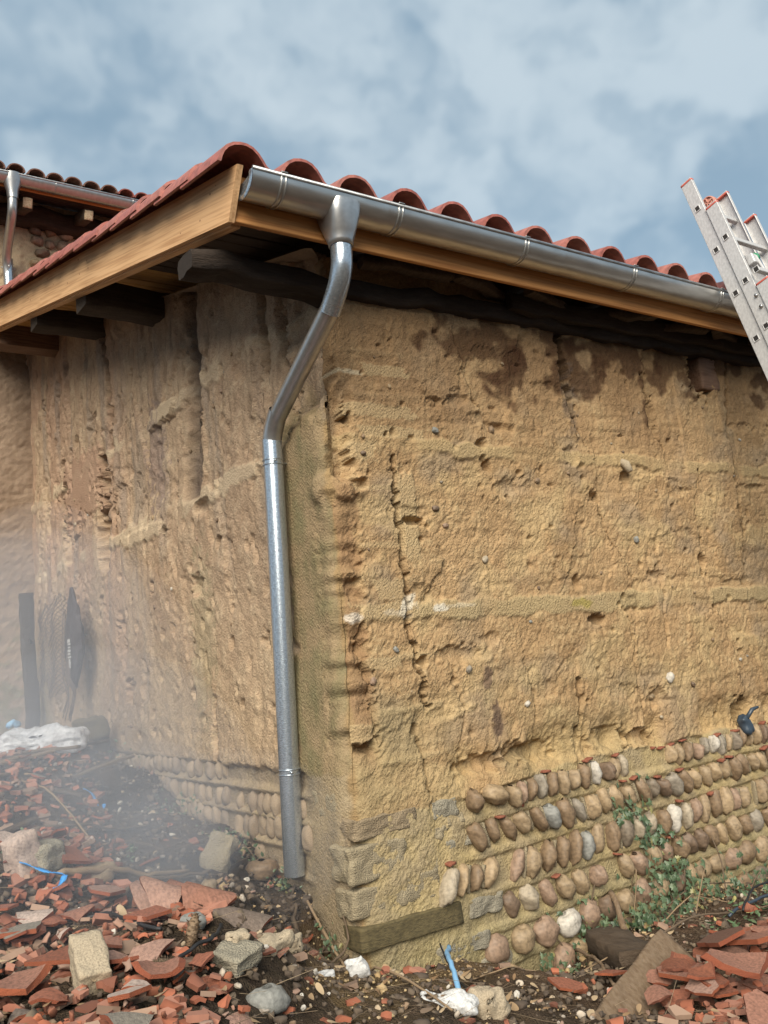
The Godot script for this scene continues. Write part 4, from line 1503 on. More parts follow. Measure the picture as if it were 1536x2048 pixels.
func individual(look: String, shape_: String, s: float, x: float, z: float) -> String:
	for size in (["large", "hefty", "broad"] if s > .16 else ["middling", "hand sized", "plain"] if s > .11 else ["small", "slight", "little"]):
		var l: String = "%s %s %s tile shard %s" % [size, look, shape_, place_words(x, z)]
		if not said.has(l):
			said[l] = true
			return l
	for w in ["tilted", "half buried", "overlapped", "loose"]:
		var l2: String = "%s %s %s tile shard %s" % [w, look, shape_, place_words(x, z)]
		if not said.has(l2):
			said[l2] = true
			return l2
	return "%s %s tile shard %s" % [look, shape_, place_words(x, z)]

func put_shard(x: float, z: float, size: float, face: int, rim: int, label: String, group := "", bent := -1.0, tilt := .25, up := .012, called := "tile_shard") -> MeshInstance3D:
	var bb := bent if bent >= 0.0 else (1.0 if rng.randf() < .6 else 0.0)
	var list := shards_bent if bb > .5 else shards_flat
	var m: ArrayMesh = list[rng.randi() % list.size()]
	var b := Basis(Vector3(rng.randf_range(-1, 1), 0, rng.randf_range(-1, 1)).normalized(), rng.randf_range(-tilt, tilt)) * Basis(Vector3.UP, rng.randf() * TAU)
	if bb > .5 and rng.randf() < .35:
		b = b * Basis(Vector3(0, 0, 1), PI)
	var thick := clampf(.09 / size, .6, 1.3)
	b = b * Basis().scaled(Vector3(size, size * thick * 1.0, size))
	var o := mi(called, m, null, self, Transform3D(b, ground_at(x, z, up)), [M.face[face], M.rim[rim]])
	if label == "":
		label = individual(["weathered pinkish", "dull red", "pale pink", "dark brown", "grey lichened", "bright orange", "greyish brown", "whitened pink"][face], "curved" if bb > .5 else "flat", size, x, z)
	tag(o, label, "tile shard", group)
	return o

const LEFT_HEAP := [[-2.3, 1.5], [-1.1, 1.35], [-1.04, .75], [-.86, .35], [-.72, .05], [-.95, -.45], [-.7, -1.0], [-.62, -1.7], [-.5, -2.6], [-1.2, -3.0], [-2.3, -2.8], [-2.8, -.6]]
const RIGHT_HEAP := [[.62, .98], [.9, .86], [1.2, .95], [1.32, .72], [1.9, .62], [2.3, 1.0], [2.2, 1.9], [.9, 1.9], [.5, 1.35]]

func inside(poly: Array, x: float, z: float) -> bool:
	var v := PackedVector2Array()
	for p in poly:
		v.append(Vector2(p[0], p[1]))
	return Geometry2D.is_point_in_polygon(Vector2(x, z), v)

func rubble() -> void:
	rng.seed = 201
	for k in 14:
		shards_bent.append(shard(k + 1, [1.9, 2.3, 2.7][k % 3], 4 + k % 3, .34, .105))
		stack_tiles.append(shard(k + 141, 3.3, 6, .16, .05))
		shards_flat.append(shard(k + 41, 0.0, 4 + k % 3, .36, .105))
	var looks := ["weathered pinkish", "dull red", "pale pink", "dark brown", "grey lichened", "bright orange red", "greyish brown", "whitened pink"]
	# the ones that stand out
	put_shard(-1.48, .1, .25, 4, 0, "large flat grey slab fragment at the left edge of the rubble", "", 0.0, .12, .06)
	put_shard(-1.62, .66, .28, 0, 0, "big pale broken roof tile at the lower left edge of the rubble", "", 1.0, .12, .06)
	put_shard(-1.44, .46, .22, 1, 0, "long orange rimmed tile strip left of the pale building block", "", 0.0, .2, .05)
	put_shard(-1.4, -.04, .2, 7, 0, "whitish pink curved tile piece at the left edge above the grey slab", "", 1.0, .15, .05)
	put_shard(-1.24, -.03, .2, 0, 0, "pink curved tile piece with a thick orange broken edge", "", 1.0, .2, .05)
	put_shard(-1.35, .03, .16, 5, 0, "small bright orange wedge of tile beside the grey slab", "", 1.0, .3, .05)
	put_shard(-1.08, -.18, .2, 2, 0, "triangular pale pink tile piece tipped up in the rubble", "", 0.0, .35, .07)
	put_shard(-1.16, -.39, .22, 1, 1, "reddish brown triangle of tile standing up beside a rounded cobble", "", 0.0, .6, .08)
	put_shard(-.94, -.1, .2, 1, 0, "red dished tile shard just left of the half buried tile stack", "", 1.0, .35, .05)
	put_shard(-1.1, .35, .2, 5, 0, "long orange red tile strip lying across the dark soil", "", 0.0, .1, .05)
	put_shard(-1.26, .86, .2, 0, 1, "large pinkish half tile in front of the pale building block", "", 1.0, .2, .06)
	put_shard(-1.4, 1.0, .2, 7, 0, "white coated tile shard at the bottom edge of the left rubble", "", 0.0, .25, .06)
	put_shard(-1.38, -.42, .26, 7, 1, "white plastered red tile leaning at the left edge of the photo", "", 0.0, .55, .1)
	put_shard(.62, .6, .17, 5, 0, "orange tile shard alone on the soil left of the old plank", "", 0.0, .5, .03)
	put_shard(.87, .63, .16, 5, 0, "tilted orange tile shard touching the end of the old plank", "", 0.0, .4, .04)
	put_shard(.93, .96, .26, 0, 0, "long flat red tile strip on top of the right hand tile heap", "", 0.0, .1, .1)
	put_shard(1.06, 1.13, .36, 0, 1, "largest pinkish grey curved tile on the right hand heap", "", 1.0, .3, .13)
	put_shard(1.5, .93, .34, 0, 0, "tilted red roof tile slab at the right edge of the photo", "", 0.0, .45, .1)
	put_shard(1.42, .82, .3, 3, 1, "dark narrow tile piece propped against the right hand slab", "", 0.0, .7, .1)
	put_shard(.89, 1.14, .2, 1, 0, "dark red angular tile piece at the front of the right heap", "", 0.0, .3, .1)
	put_shard(-.4, -.95, .1, 5, 0, "small orange red shard near the foot of the side wall", "", 0.0, .5, .02)
	put_shard(-.72, -.72, .13, 5, 0, "square orange red shard on the dark soil between the blue strips", "", 0.0, .4, .02)
	# the half buried stack of old curved tiles under the haze
	for k in 7:
		var a := [[-.93, .02, .3, .10], [-.86, .14, .3, .11], [-.98, .2, .26, .12], [-.85, .3, .28, .09], [-.78, .4, .3, .04], [-.8, .24, .25, .10], [-.74, .52, .26, .02]][k] as Array
		var o := mi("curved_tile", stack_tiles[(k * 3) % 14], null, self, Transform3D(Basis(Vector3.UP, .75 + k * .09 - .04 * (k % 3)) * Basis(Vector3(1, 0, 0), .32) * Basis(Vector3(0, 0, 1), -.2 + .12 * (k % 4)) * Basis().scaled(Vector3(a[2], a[2] * .9, a[2])), ground_at(a[0], a[1], a[3])), [M.face[[2, 0, 2, 0, 6, 2, 0][k]], M.rim[k % 3]])
		tag(o, ["topmost", "second", "cracked left", "middle right", "grey lower", "small inner", "front lowest"][k] + " curved pink tile in the half buried tile stack", "roof tile", "curved tiles in the half buried stack")
	# all the rest
	var n := 0
	var tries := 0
	while n < 205 and tries < 4000:
		tries += 1
		var x := rng.randf_range(-2.7, -.45)
		var z := rng.randf_range(-2.9, 1.5)
		if not inside(LEFT_HEAP, x, z):
			continue
		if Vector2(x + 1.05, z - .5).length() < .16 and rng.randf() < .85:   # bare soil
			continue
		if x > -.95 and z < -.2 and rng.randf() < .6:
			continue
		var f := rng.randi() % 8
		var s := rng.randf_range(.07, .145) if rng.randf() < .86 else rng.randf_range(.145, .22)
		put_shard(x, z, s, f, rng.randi() % 3, "", "broken tiles in the left rubble heap", -1, .42, rng.randf_range(.005, .07))
		n += 1
	n = 0
	while n < 62:
		var x := rng.randf_range(.5, 2.3)
		var z := rng.randf_range(.6, 1.9)
		if not inside(RIGHT_HEAP, x, z):
			continue
		var f: int = [0, 1, 2, 5, 0, 1, 3][rng.randi() % 7]
		var s := rng.randf_range(.1, .27)
		put_shard(x, z, s, f, rng.randi() % 3, "", "broken tiles in the right rubble heap", -1, .4, rng.randf_range(.01, .13))
		n += 1
	n = 0
	while n < 24:   # strays on the open soil
		var x := rng.randf_range(-.9, 2.6)
		var z := rng.randf_range(-1.2, 1.6)
		if (x < 0.06 and x > -.1 and z < .1) or (x > 0 and z < .12) or inside(LEFT_HEAP, x, z) or inside(RIGHT_HEAP, x, z):
			continue
		var f: int = [5, 1, 0, 5][rng.randi() % 4]
		put_shard(x, z, rng.randf_range(.04, .09), f, rng.randi() % 3, "", "stray shards on the soil", -1, .5, .005)
		n += 1

func scatter(called: String, label: String, category: String, mesh: Mesh, m: Material, n: int, seed_: int, make: Callable) -> void:
	rng.seed = seed_
	var xs := []
	var cs := []
	var tries := 0
	while xs.size() < n and tries < n * 6:
		tries += 1
		var r = make.call()
		if r:
			xs.append(r[0])
			cs.append(r[1])
	var mm := MultiMesh.new()
	mm.transform_format = MultiMesh.TRANSFORM_3D
	mm.use_colors = true
	mm.mesh = mesh
	mm.instance_count = xs.size()
	for k in xs.size():
		mm.set_instance_transform(k, xs[k])
		mm.set_instance_color(k, cs[k])
	var o := MultiMeshInstance3D.new()
	o.name = numbered(called)
	o.multimesh = mm
	o.material_override = m
	add_child(o)
	tag(o, label, category)
	stuff(o)

func free_spot() -> Vector2:
	while true:
		var x := rng.randf_range(-2.6, 3.2)
		var z := rng.randf_range(-4.5, 1.9)
		if x > -.03 and z < .05:
			continue
		if rng.randf() < .5 and z < -2.5:
			continue
		return Vector2(x, z)
	return Vector2.ZERO

func spin(s: Vector3) -> Basis:
	return Basis(Vector3(rng.randf_range(-1, 1), rng.randf_range(-1, 1), rng.randf_range(-1, 1)).normalized(), rng.randf() * TAU) * Basis().scaled(s)

func small_shard(q: int) -> ArrayMesh:
	var src := shard(90 + q, 1.6 if q % 2 else 0.0, 4 + q % 2, .35, .16)
	var st := SurfaceTool.new()
	st.append_from(src, 0, Transform3D())
	st.append_from(src, 1, Transform3D())
	return st.commit()

func litter() -> void:
	var crumb := rock(Vector3.ONE, 501, .5, .35, 2, 1.2)
	scatter("tile_chips", "crumbs and small chips of red tile scattered over the soil", "chips", crumb, M.bits, 1500, 301, func():
		var p := free_spot()
		var heap := inside(LEFT_HEAP, p.x, p.y) or inside(RIGHT_HEAP, p.x, p.y)
		if not heap and rng.randf() < .9:
			return null
		var s := rng.randf_range(.008, .03)
		var c: Color = [Color(.28, .1, .055), Color(.22, .085, .05), Color(.3, .17, .12), Color(.32, .11, .055), Color(.25, .16, .12)][rng.randi() % 5]
		return [Transform3D(spin(Vector3(s * 1.4, s * .5, s)), ground_at(p.x, p.y, rng.randf_range(.0, .05 if heap else .01))), c])
	for q in 4:   # the mass of smaller shards that fills the heaps
		var col: Color = [Color(.33, .15, .1), Color(.29, .095, .05), Color(.26, .17, .12), Color(.2, .075, .045)][q]
		scatter("small_shards", ["pinkish", "orange", "greyish", "dark red"][q] + " small shards and splinters filling the rubble heaps", "tile shards", small_shard(q), M.bits, 520, 320 + q, func():
			var p := free_spot()
			var left := inside(LEFT_HEAP, p.x, p.y)
			if not left and not inside(RIGHT_HEAP, p.x, p.y) and rng.randf() < .95:
				return null
			if p.x > -.95 and p.x < .1 and p.y < -.2 and rng.randf() < .75:
				return null
			var s := rng.randf_range(.03, .1)
			var b := Basis(Vector3(rng.randf_range(-1, 1), 0, rng.randf_range(-1, 1)).normalized(), rng.randf_range(-.6, .6)) * Basis(Vector3.UP, rng.randf() * TAU)
			return [Transform3D(b * Basis().scaled(Vector3(s, s * 1.4, s)), ground_at(p.x, p.y, rng.randf_range(.0, .04))), col * rng.randf_range(.7, 1.25)])
	scatter("soil_crumbs", "loose clods and crumbs of dark soil around the walls", "soil", crumb, M.bits, 7000, 302, func():
		var p := free_spot()
		var s := rng.randf_range(.006, .028)
		if rng.randf() < .04: s = rng.randf_range(.03, .05)
		var c := Color(.07, .05, .036).lerp(Color(.2, .15, .1), rng.randf() * rng.randf())
		return [Transform3D(spin(Vector3(s, s * .8, s)), ground_at(p.x, p.y, rng.randf_range(-.004, .012))), c])
	scatter("earth_crumbs", "yellow crumbs of fallen wall earth at the corner of the shed", "earth crumbs", crumb, M.bits, 1500, 303, func():
		var x := rng.randfn(-.15, .3)
		var z := rng.randfn(.25, .4)
		if rng.randf() < .5:
			x = rng.randf_range(.0, 2.8)
			z = absf(rng.randfn(.04, .1)) + .03
		if x > -.04 and z < .03:
			return null
		var s := rng.randf_range(.003, .011) if rng.randf() < .94 else rng.randf_range(.012, .034)
		var c := Color(.30, .2, .095).lerp(Color(.42, .32, .18), rng.randf())
		return [Transform3D(spin(Vector3(s, s * .8, s)), ground_at(x, z, rng.randf_range(-.003, .01))), c])
	scatter("pebbles", "small rounded grey and tan pebbles lying on the soil", "pebbles", eggs[0], M.bits, 900, 304, func():
		var p := free_spot()
		var s := rng.randf_range(.01, .03)
		var c: Color = [Color(.36, .28, .19), Color(.28, .24, .2), Color(.45, .38, .3), Color(.24, .16, .1), Color(.5, .46, .4)][rng.randi() % 5]
		return [Transform3D(spin(Vector3(s, s * .7, s * 1.2)), ground_at(p.x, p.y, rng.randf_range(.0, .014))), c])
	var st := begin()
	tube(st, [Vector3(-.5, 0, 0), Vector3(-.15, .03, .05), Vector3(.2, -.02, .02), Vector3(.5, .03, -.06)], [.007, .006, .006, .004], 5)
	scatter("dry_twigs", "dry straw, stalks and thin twigs littering the soil", "twigs", done(st), M.bits, 1500, 305, func():
		var p := free_spot()
		var s := rng.randf_range(.06, .26) if rng.randf() < .85 else rng.randf_range(.26, .5)
		var b := Basis(Vector3.UP, rng.randf() * TAU) * Basis(Vector3(0, 0, 1), rng.randf_range(-.25, .25)) * Basis(Vector3(1, 0, 0), rng.randf() * TAU)
		var th := rng.randf_range(.35, 1.0) * minf(1.0, .16 / s)
		var c := Color(.14, .1, .065).lerp(Color(.42, .32, .2), rng.randf() * rng.randf())
		return [Transform3D(b * Basis().scaled(Vector3(s, s * th, s * th)), ground_at(p.x, p.y, rng.randf_range(.0, .035))), c])
	var lf := begin()
	for k in 6:
		var a0 := PI * k / 6.0
		var a1 := PI * (k + 1) / 6.0
		tri(lf, Vector3.ZERO, Vector3(cos(a0), sin(a0 * 2.0) * .12, sin(a0) * .5), Vector3(cos(a1), sin(a1 * 2.0) * .12, sin(a1) * .5), Vector3.UP)
		tri(lf, Vector3.ZERO, Vector3(cos(a0), sin(a0 * 2.0) * -.08, -sin(a0) * .5), Vector3(cos(a1), sin(a1 * 2.0) * -.08, -sin(a1) * .5), Vector3.UP)
	scatter("dead_leaves", "brown dead leaves and splinters among the rubble", "dead leaves", done(lf), M.bits, 900, 306, func():
		var p := free_spot()
		var s := rng.randf_range(.012, .034)
		var c: Color = [Color(.2, .12, .06), Color(.3, .2, .11), Color(.13, .09, .06), Color(.38, .28, .17)][rng.randi() % 4]
		return [Transform3D(Basis(Vector3(rng.randf_range(-1, 1), 0, rng.randf_range(-1, 1)).normalized(), rng.randf_range(-.7, .7)) * Basis(Vector3.UP, rng.randf() * TAU) * Basis().scaled(Vector3(s, s, s * rng.randf_range(.4, 1.0))), ground_at(p.x, p.y, rng.randf_range(.008, .05))), c])

func stick(called: String, label: String, pts: Array, r0: float, r1: float, m: Material, cat := "stick", seg := 8) -> MeshInstance3D:
	var st := begin()
	var c := bez(pts, 18)
	var no := noise(int(absf(pts[0].x) * 1000.0) + 3, 6.0, 2)
	var radii := []
	for k in c.size():
		c[k] += Vector3(no.get_noise_1d(k * .05), no.get_noise_1d(k * .05 + 9.0), no.get_noise_1d(k * .05 + 20.0)) * r0 * .9
		radii.append(lerpf(r0, r1, float(k) / (c.size() - 1)) * (1.0 + no.get_noise_1d(k * .08) * .2))
	tube(st, c, radii, seg)
	var o := mi(called, done(st), m, self)
	tag(o, label, cat)
	return o

func G(x: float, z: float, up := 0.0) -> Vector3:
	return ground_at(x, z, up)

func stone(label: String, at: Vector3, size: Vector3, m: Material, seed_: int, rot := Basis(), amp := .02, rnd := .55, called := "stone", cat := "stone") -> MeshInstance3D:
	var o := mi(called, rock(size, seed_, amp, rnd, 9, 11.0), m, self, Transform3D(rot, at))
	tag(o, label, cat)
	return o

func oddments() -> void:
	rng.seed = 401
	var Y := func(a: float) -> Basis: return Basis(Vector3.UP, a)
	# building block, stones, clods
	var blk := stone("pale building block standing on end in the left rubble", G(-1.4, .66, .07), Vector3(.1, .085, .2), M.plaster, 21, Basis(Vector3.UP, -.12) * Basis(Vector3(1, 0, 0), .42), .012, .2, "building_block", "block")
	blk.set_meta("label", "pale dusty building block lying on end in the left rubble")
	stone("upright whitish red block of tile and mortar at the left edge", G(-1.36, -.36, .06), Vector3(.12, .2, .1), M.face[7], 22, Basis(Vector3(0, 0, 1), .25) * Y.call(.4), .02, .3)
	stone("grey weathered rock left of the standing red tile triangle", G(-1.27, -.38, .05), Vector3(.16, .13, .12), M.quoin3, 23, Y.call(.6), .03, .7)
	stone("pale angular stone half in the haze near the downpipe foot", G(-.39, -.66, .06), Vector3(.13, .18, .08), M.quoin, 24, Basis(Vector3(0, 0, 1), -.5) * Y.call(-.7), .025, .35)
	stone("grey slab of stone beside the yellow clods at the heap edge", G(-.96, .74, .03), Vector3(.14, .06, .12), M.quoin3, 25, Basis(Vector3(1, 0, 0), .3) * Y.call(.5), .02, .35)
	stone("flat pale yellow lump of mortar lying right of the tile stack", G(-.74, .57, .02), Vector3(.13, .05, .08), M.plaster, 26, Y.call(.4), .03, .7, "mortar_lump", "mortar")
	stone("rounded yellow clod of earth near the corner root", G(-.47, .2, .03), Vector3(.08, .07, .08), M.plaster, 27, Y.call(1.0), .035, .8, "earth_clod", "clod")
	stone("white triangular stone on the soil below the shed corner", G(-.27, .36, .03), Vector3(.075, .08, .04), M.white, 28, Basis(Vector3(0, 0, 1), .5) * Y.call(-.6), .02, .25)
	stone("yellow earth clod beside the white crumpled plastic", G(-.05, .88, .04), Vector3(.12, .11, .11), M.plaster, 29, Y.call(.2), .045, .8, "earth_clod", "clod")
	stone("small yellow rock at the foot of the tile stack", G(-.93, .7, .05), Vector3(.07, .05, .06), M.plaster, 30, Y.call(.2), .03, .7)
	stone("small pale chip of stone just below the yellow clod", G(-.4, .33, .01), Vector3(.05, .03, .04), M.white, 31, Y.call(.2), .02, .4)
	for c in [["large smooth grey cobble at the bottom of the photo left of centre", -.93, .9, .115, 7], ["rounded tan cobble beside the standing red tile triangle", -1.04, -.42, .12, 0], ["single round pebble on the red tile heap at lower right", 1.27, .85, .07, 8], ["brown cobble lying against the side wall at the pipe foot", -.12, -.75, .14, 1], ["grey cobble in the gap left of the tile stack", -1.0, .5, .08, 7], ["tan cobble between the pale stone and the tile stack", -.62, -.25, .07, 0]]:
		var o := mi("cobble_stone", eggs[int(c[3] * 100) % eggs.size()], M.cobble[c[4]], self, Transform3D(Y.call(c[1] * 3.0) * Basis().scaled(Vector3(c[3] * 1.2, c[3] * .75, c[3])), G(c[1], c[2], c[3] * .2)))
		tag(o, c[0], "cobble")
	# the white bag, the blue strips, the plastic
	var no := noise(71, 3.4, 3)
	var pos := PackedVector3Array()
	var bag := mi("plastic_bag", rock(Vector3(.52, .15, .3), 73, .07, .98, 22, 4.5), M.bag, self, Transform3D(Y.call(-.35), G(-.8, -2.3, .03)))
	tag(bag, "white crumpled plastic bag on the crest of the left rubble heap", "bag")
	var pl := mi("plastic_scrap", rock(Vector3(.21, .045, .1), 74, .04, .95, 20, 7.0), M.white, self, Transform3D(Y.call(-.9) * Basis(Vector3(0, 0, 1), -.1), G(-.19, .84, .02)))
	tag(pl, "white crumpled plastic scrap at the bottom centre of the photo", "plastic")
	var ribbon := func(called: String, label: String, pts: Array, w: float, m: Material) -> void:
		var st := begin()
		var c := bez(pts, 14)
		for k in c.size() - 1:
			var d: Vector3 = (c[k + 1] - c[k]).normalized()
			var s := d.cross(Vector3.UP).normalized() * w * .5 + Vector3.UP * w * .25 * sin(k * .7)
			var t := Vector3(0, .0016, 0)
			quad(st, c[k] - s + t, c[k] + s + t, c[k + 1] + s + t, c[k + 1] - s + t, Vector3.UP)
			quad(st, c[k] - s - t, c[k] + s - t, c[k + 1] + s - t, c[k + 1] - s - t, Vector3.DOWN)
			quad(st, c[k] - s + t, c[k + 1] - s + t, c[k + 1] - s - t, c[k] - s - t, -s)
			quad(st, c[k] + s + t, c[k + 1] + s + t, c[k + 1] + s - t, c[k] + s - t, s)
		var o := mi(called, done(st), m, self)
		tag(o, label, "strap")
	ribbon.call("blue_strap", "blue plastic strap sticking out of the soil in the haze", [G(-.73, -1.7, .03), G(-.69, -1.67, .05), G(-.66, -1.64, .0)], .022, M.blue)
	ribbon.call("blue_strap", "short blue strap end crossing the one in the haze", [G(-.64, -1.62, .05), G(-.66, -1.6, .02), G(-.69, -1.58, .0)], .018, M.blue)
	ribbon.call("blue_strap", "bent bright blue strap on the red tiles at left", [G(-1.39, -.29, .09), G(-1.3, -.27, .07), G(-1.225, -.26, .07)], .02, M.blue)
	ribbon.call("blue_strap", "folded back tail of the bright blue strap on the red tiles", [G(-1.225, -.255, .07), G(-1.255, -.22, .055), G(-1.29, -.19, .045)], .02, M.blue)
	stick("blue_tube", "thin pale blue tube standing out of the soil at the wall foot", [G(-.1, .8, .0), G(.05, .55, .1), G(.22, .3, .16), G(.34, .16, .12)], .01, .01, M.blue_pale, "tube")
	stick("black_cable", "black cable half buried in the left rubble", [G(-1.24, .02, .03), G(-1.17, .06, .05), G(-1.16, .3, .04), G(-1.12, .5, .03)], .008, .007, M.black, "cable")
	stick("black_cable", "black cable running past the pine cone to the stone slab", [G(-1.2, .76, .03), G(-1.1, .72, .05), G(-1.0, .68, .05), G(-.94, .6, .03)], .007, .007, M.black, "cable")
	stick("blue_hose", "dark blue hose lying in the weeds at the right edge", [G(1.9, .5, .04), G(2.1, .5, .06), G(2.5, .45, .05)], .009, .009, M.scrap, "hose")
	# sticks and roots
	stick("branch", "long broken branch with a splintered yellow end crossing the left rubble", [G(-1.24, -.3, .05), G(-1.0, -.4, .07), G(-.82, -.46, .05), G(-.6, -.55, .03)], .016, .008, M.twig)
	stick("branch", "grey forked branch lying beside the splintered one", [G(-1.0, -.25, .03), G(-.85, -.36, .06), G(-.7, -.44, .04), G(-.5, -.5, .05)], .012, .006, M.bark)
	stick("branch", "thin reddish twig arched over the far left rubble", [G(-1.1, -1.5, .02), G(-1.05, -1.15, .1), G(-.98, -.85, .06), G(-.95, -.7, .0)], .006, .004, M.twig)
	stick("branch", "grey branch on the hazy soil left of the downpipe", [G(-1.2, -.9, .03), G(-.95, -1.0, .06), G(-.75, -1.15, .05), G(-.5, -1.3, .03)], .009, .005, M.bark)
	stick("branch", "short grey branch near the shed corner lying on the soil", [G(-.55, .0, .02), G(-.3, -.2, .04), G(-.13, -.36, .03)], .012, .008, M.bark)
	stick("root", "curved brown root looping out of the soil by the corner", [G(-.13, -.37, .0), G(-.17, -.32, .06), G(-.21, -.26, .03), G(-.22, -.18, .02), G(-.12, -.1, .04), G(-.06, -.06, .1)], .011, .007, M.bark)
	stick("branch", "bare forked twig leaning on the corner of the shed", [G(-.28, .02, .0), G(-.16, -.02, .07), G(-.08, -.02, .16), G(-.07, -.06, .26)], .007, .004, M.bark)
	stick("branch", "long thin stem running down the soil from corner to front", [G(-.1, -.33, .08), G(-.12, .05, .04), G(-.18, .35, .03), G(-.22, .65, .03), G(-.26, .95, .02)], .007, .004, M.twig)
	stick("branch", "slim bent stem with the dark tip by the blue tube", [G(.02, .7, .0), G(.2, .35, .1), G(.3, .15, .14)], .006, .004, M.black)
	stick("branch", "pale stick angled across the soil below the ivy", [G(1.2, .08, .06), G(1.02, .4, .05), G(.8, .7, .02)], .009, .007, M.grey_wood)
	stick("branch", "grey leaning stick along the edge of the dark stump", [G(1.52, .06, .2), G(1.4, .24, .1), G(1.2, .45, .03), G(1.02, .64, .01)], .017, .014, M.grey_wood)
	stick("branch", "curling bare root at the foot of the right hand ivy", [G(1.5, .35, .02), G(1.75, .4, .06), G(2.0, .42, .02), G(2.2, .6, .04)], .006, .004, M.bark)
	stick("branch", "dark thin stick poking across the right hand tile heap", [G(1.75, .7, .12), G(2.0, .6, .16), G(2.4, .5, .12)], .006, .005, M.black)
	for q in [["thin bare ivy stem curling over the soil under the ivy", 1.7, .2, 2.2, .3, .12], ["wiry dry stem looping in front of the climbing ivy", 1.95, .25, 2.35, .12, .2], ["dry creeper lying between the plank and the wall", .95, .25, 1.4, .5, .05], ["bleached stalk crossing the weeds at the right", 2.1, .6, 2.7, .3, .16], ["dry tendril hanging down the cobbles beside the ivy", 1.62, .1, 1.75, .06, .3], ["fine brown creeper along the soil below the quoins", .35, .25, .85, .35, .04]]:
		stick("creeper", q[0], [G(q[1], q[2], .0), G(lerpf(q[1], q[3], .3), lerpf(q[2], q[4], .4) + .05, q[5]), G(lerpf(q[1], q[3], .7), lerpf(q[2], q[4], .5) - .04, q[5] * .6), G(q[3], q[4], .01)], .004, .0025, M.twig, "stem", 5)
	# the stump, the plank, the post at the left
	var slab := mi("stump", hewn(.62, .2, .1, 601, .014, 2), M.dark_wood_z, self, Transform3D(Basis(Vector3.UP, -.55) * Basis(Vector3(1, 0, 0), -.12), G(1.22, .36, .05)))
	tag(slab, "dark rotten wooden slab sloping down from the ivy", "stump")
	var pk := mi("old_plank", rock(Vector3(1.0, .2, .05), 602, .012, .35, 26, 5.0), M.grey_wood, self, Transform3D(Basis(Vector3.UP, .38) * Basis(Vector3(1, 0, 0), -.85) * Basis(Vector3(0, 0, 1), .05), G(.82, .86, .04)))
	tag(pk, "weathered thick plank lying in the soil at lower right", "plank")
	var post := thing("broken_post", "mossy broken post with a block on top beside the side wall", "post", G(-.2, -3.25, 0.0))
	mi("shaft", rock(Vector3(.14, .42, .14), 603, .02, .4, 8, 9.0), M.dark_wood, post, Transform3D(Basis(), Vector3(0.03, .12, 0)))
	mi("head_block", rock(Vector3(.2, .16, .26), 604, .02, .35, 9, 8.0), M.sill, post, Transform3D(Basis(Vector3(0, 0, 1), .1), Vector3(-.02, .38, .0)))
	mi("splint", rock(Vector3(.035, .3, .04), 605, .01, .3, 6, 9.0), M.grey_wood, post, Transform3D(Basis(Vector3(0, 0, 1), -.15), Vector3(-.07, .15, .09)))
	var bd := mi("corner_board", hewn(1.4, .13, .03, 606, .01, 0), M.dark_wood, self, Transform3D(Basis(Vector3(0, 0, 1), PI * .5 + .03) * Basis(Vector3(1, 0, 0), PI * .5), Vector3(-.14, 1.5, -5.38)))
	tag(bd, "tall dark plank leaning in the inner corner of the two walls", "plank")
	stick("blue_canister", "small blue lump behind the white bag in the inner corner", [Vector3(-.34, .98, -5.4), Vector3(-.3, .985, -5.4), Vector3(-.25, .98, -5.4)], .03, .03, M.blue_pale, "canister")
	for w in [["grey splintered board end on the far left of the heap", -1.1, -1.75, .5, .3], ["short brown splinter of wood below the white bag", -.85, -1.95, .36, -.6], ["long grey batten lying across the heap crest", -.75, -1.75, .7, .1], ["thin split lath leaning among the far left tiles", -1.25, -1.45, .4, 1.0], ["dark flat wood offcut near the broken post", -.5, -2.3, .45, .9], ["pale split stick of timber above the blue strap", -.95, -1.4, .34, -.9], ["brown board piece at the left edge of the heap crest", -1.3, -1.8, .5, -.2], ["weathered timber sliver among the shards left of the branch", -1.3, -.9, .3, .5]]:
		var wd := mi("wood_splinter", hewn(w[3], .05, .018, 620 + int(w[3] * 100), .006, 0, 8), [M.grey_wood, M.dark_wood_z, M.bark][rng.randi() % 3], self, Transform3D(Y.call(w[4]) * Basis(Vector3(0, 0, 1), rng.randf_range(-.15, .2)), G(w[1], w[2], .045)))
		tag(wd, w[0], "wood splinter")
	# rusty netting and the dark bag hung on the side wall
	var st := begin()
	var wob := noise(72, 1.2, 2)
	var net := func(u: float, v: float) -> Vector3:
		return Vector3(-.09 - .03 * wob.get_noise_2d(u * 3.0, v * 3.0) - .05 * sin(u * 3.0), lerpf(1.2, 2.08, v) + .06 * wob.get_noise_2d(u * 2.0, 5.0), lerpf(-5.2, -3.95, u) + .1 * (1.0 - v) * (u - .5))
	var wires := 11
	for dir in [0, 1]:
		for k in range(-wires * 3, wires * 3):
			var pts := []
			for s in 41:
				var v := s / 40.0
				var u := k / float(wires) + (v * 2.0 if dir == 0 else 2.0 - v * 2.0)
				if u >= 0.0 and u <= 1.0 and v < 1.0 - .25 * absf(u - .6) and v > .12 * sin(u * 9.0):
					pts.append(net.call(u, v))
			if pts.size() > 1:
				tube(st, pts, .0036, 3, false)
	var nt := thing("wire_netting", "rusty diamond wire netting hung on the far end of the side wall", "netting", Vector3.ZERO)
	mi("mesh_wires", done(st), M.rust_wire, nt)
	var db := thing("dark_sack", "dark torn sack with pale print hanging at the end of the netting", "sack", Vector3(-.15, 1.66, -3.9))
	pos = PackedVector3Array()
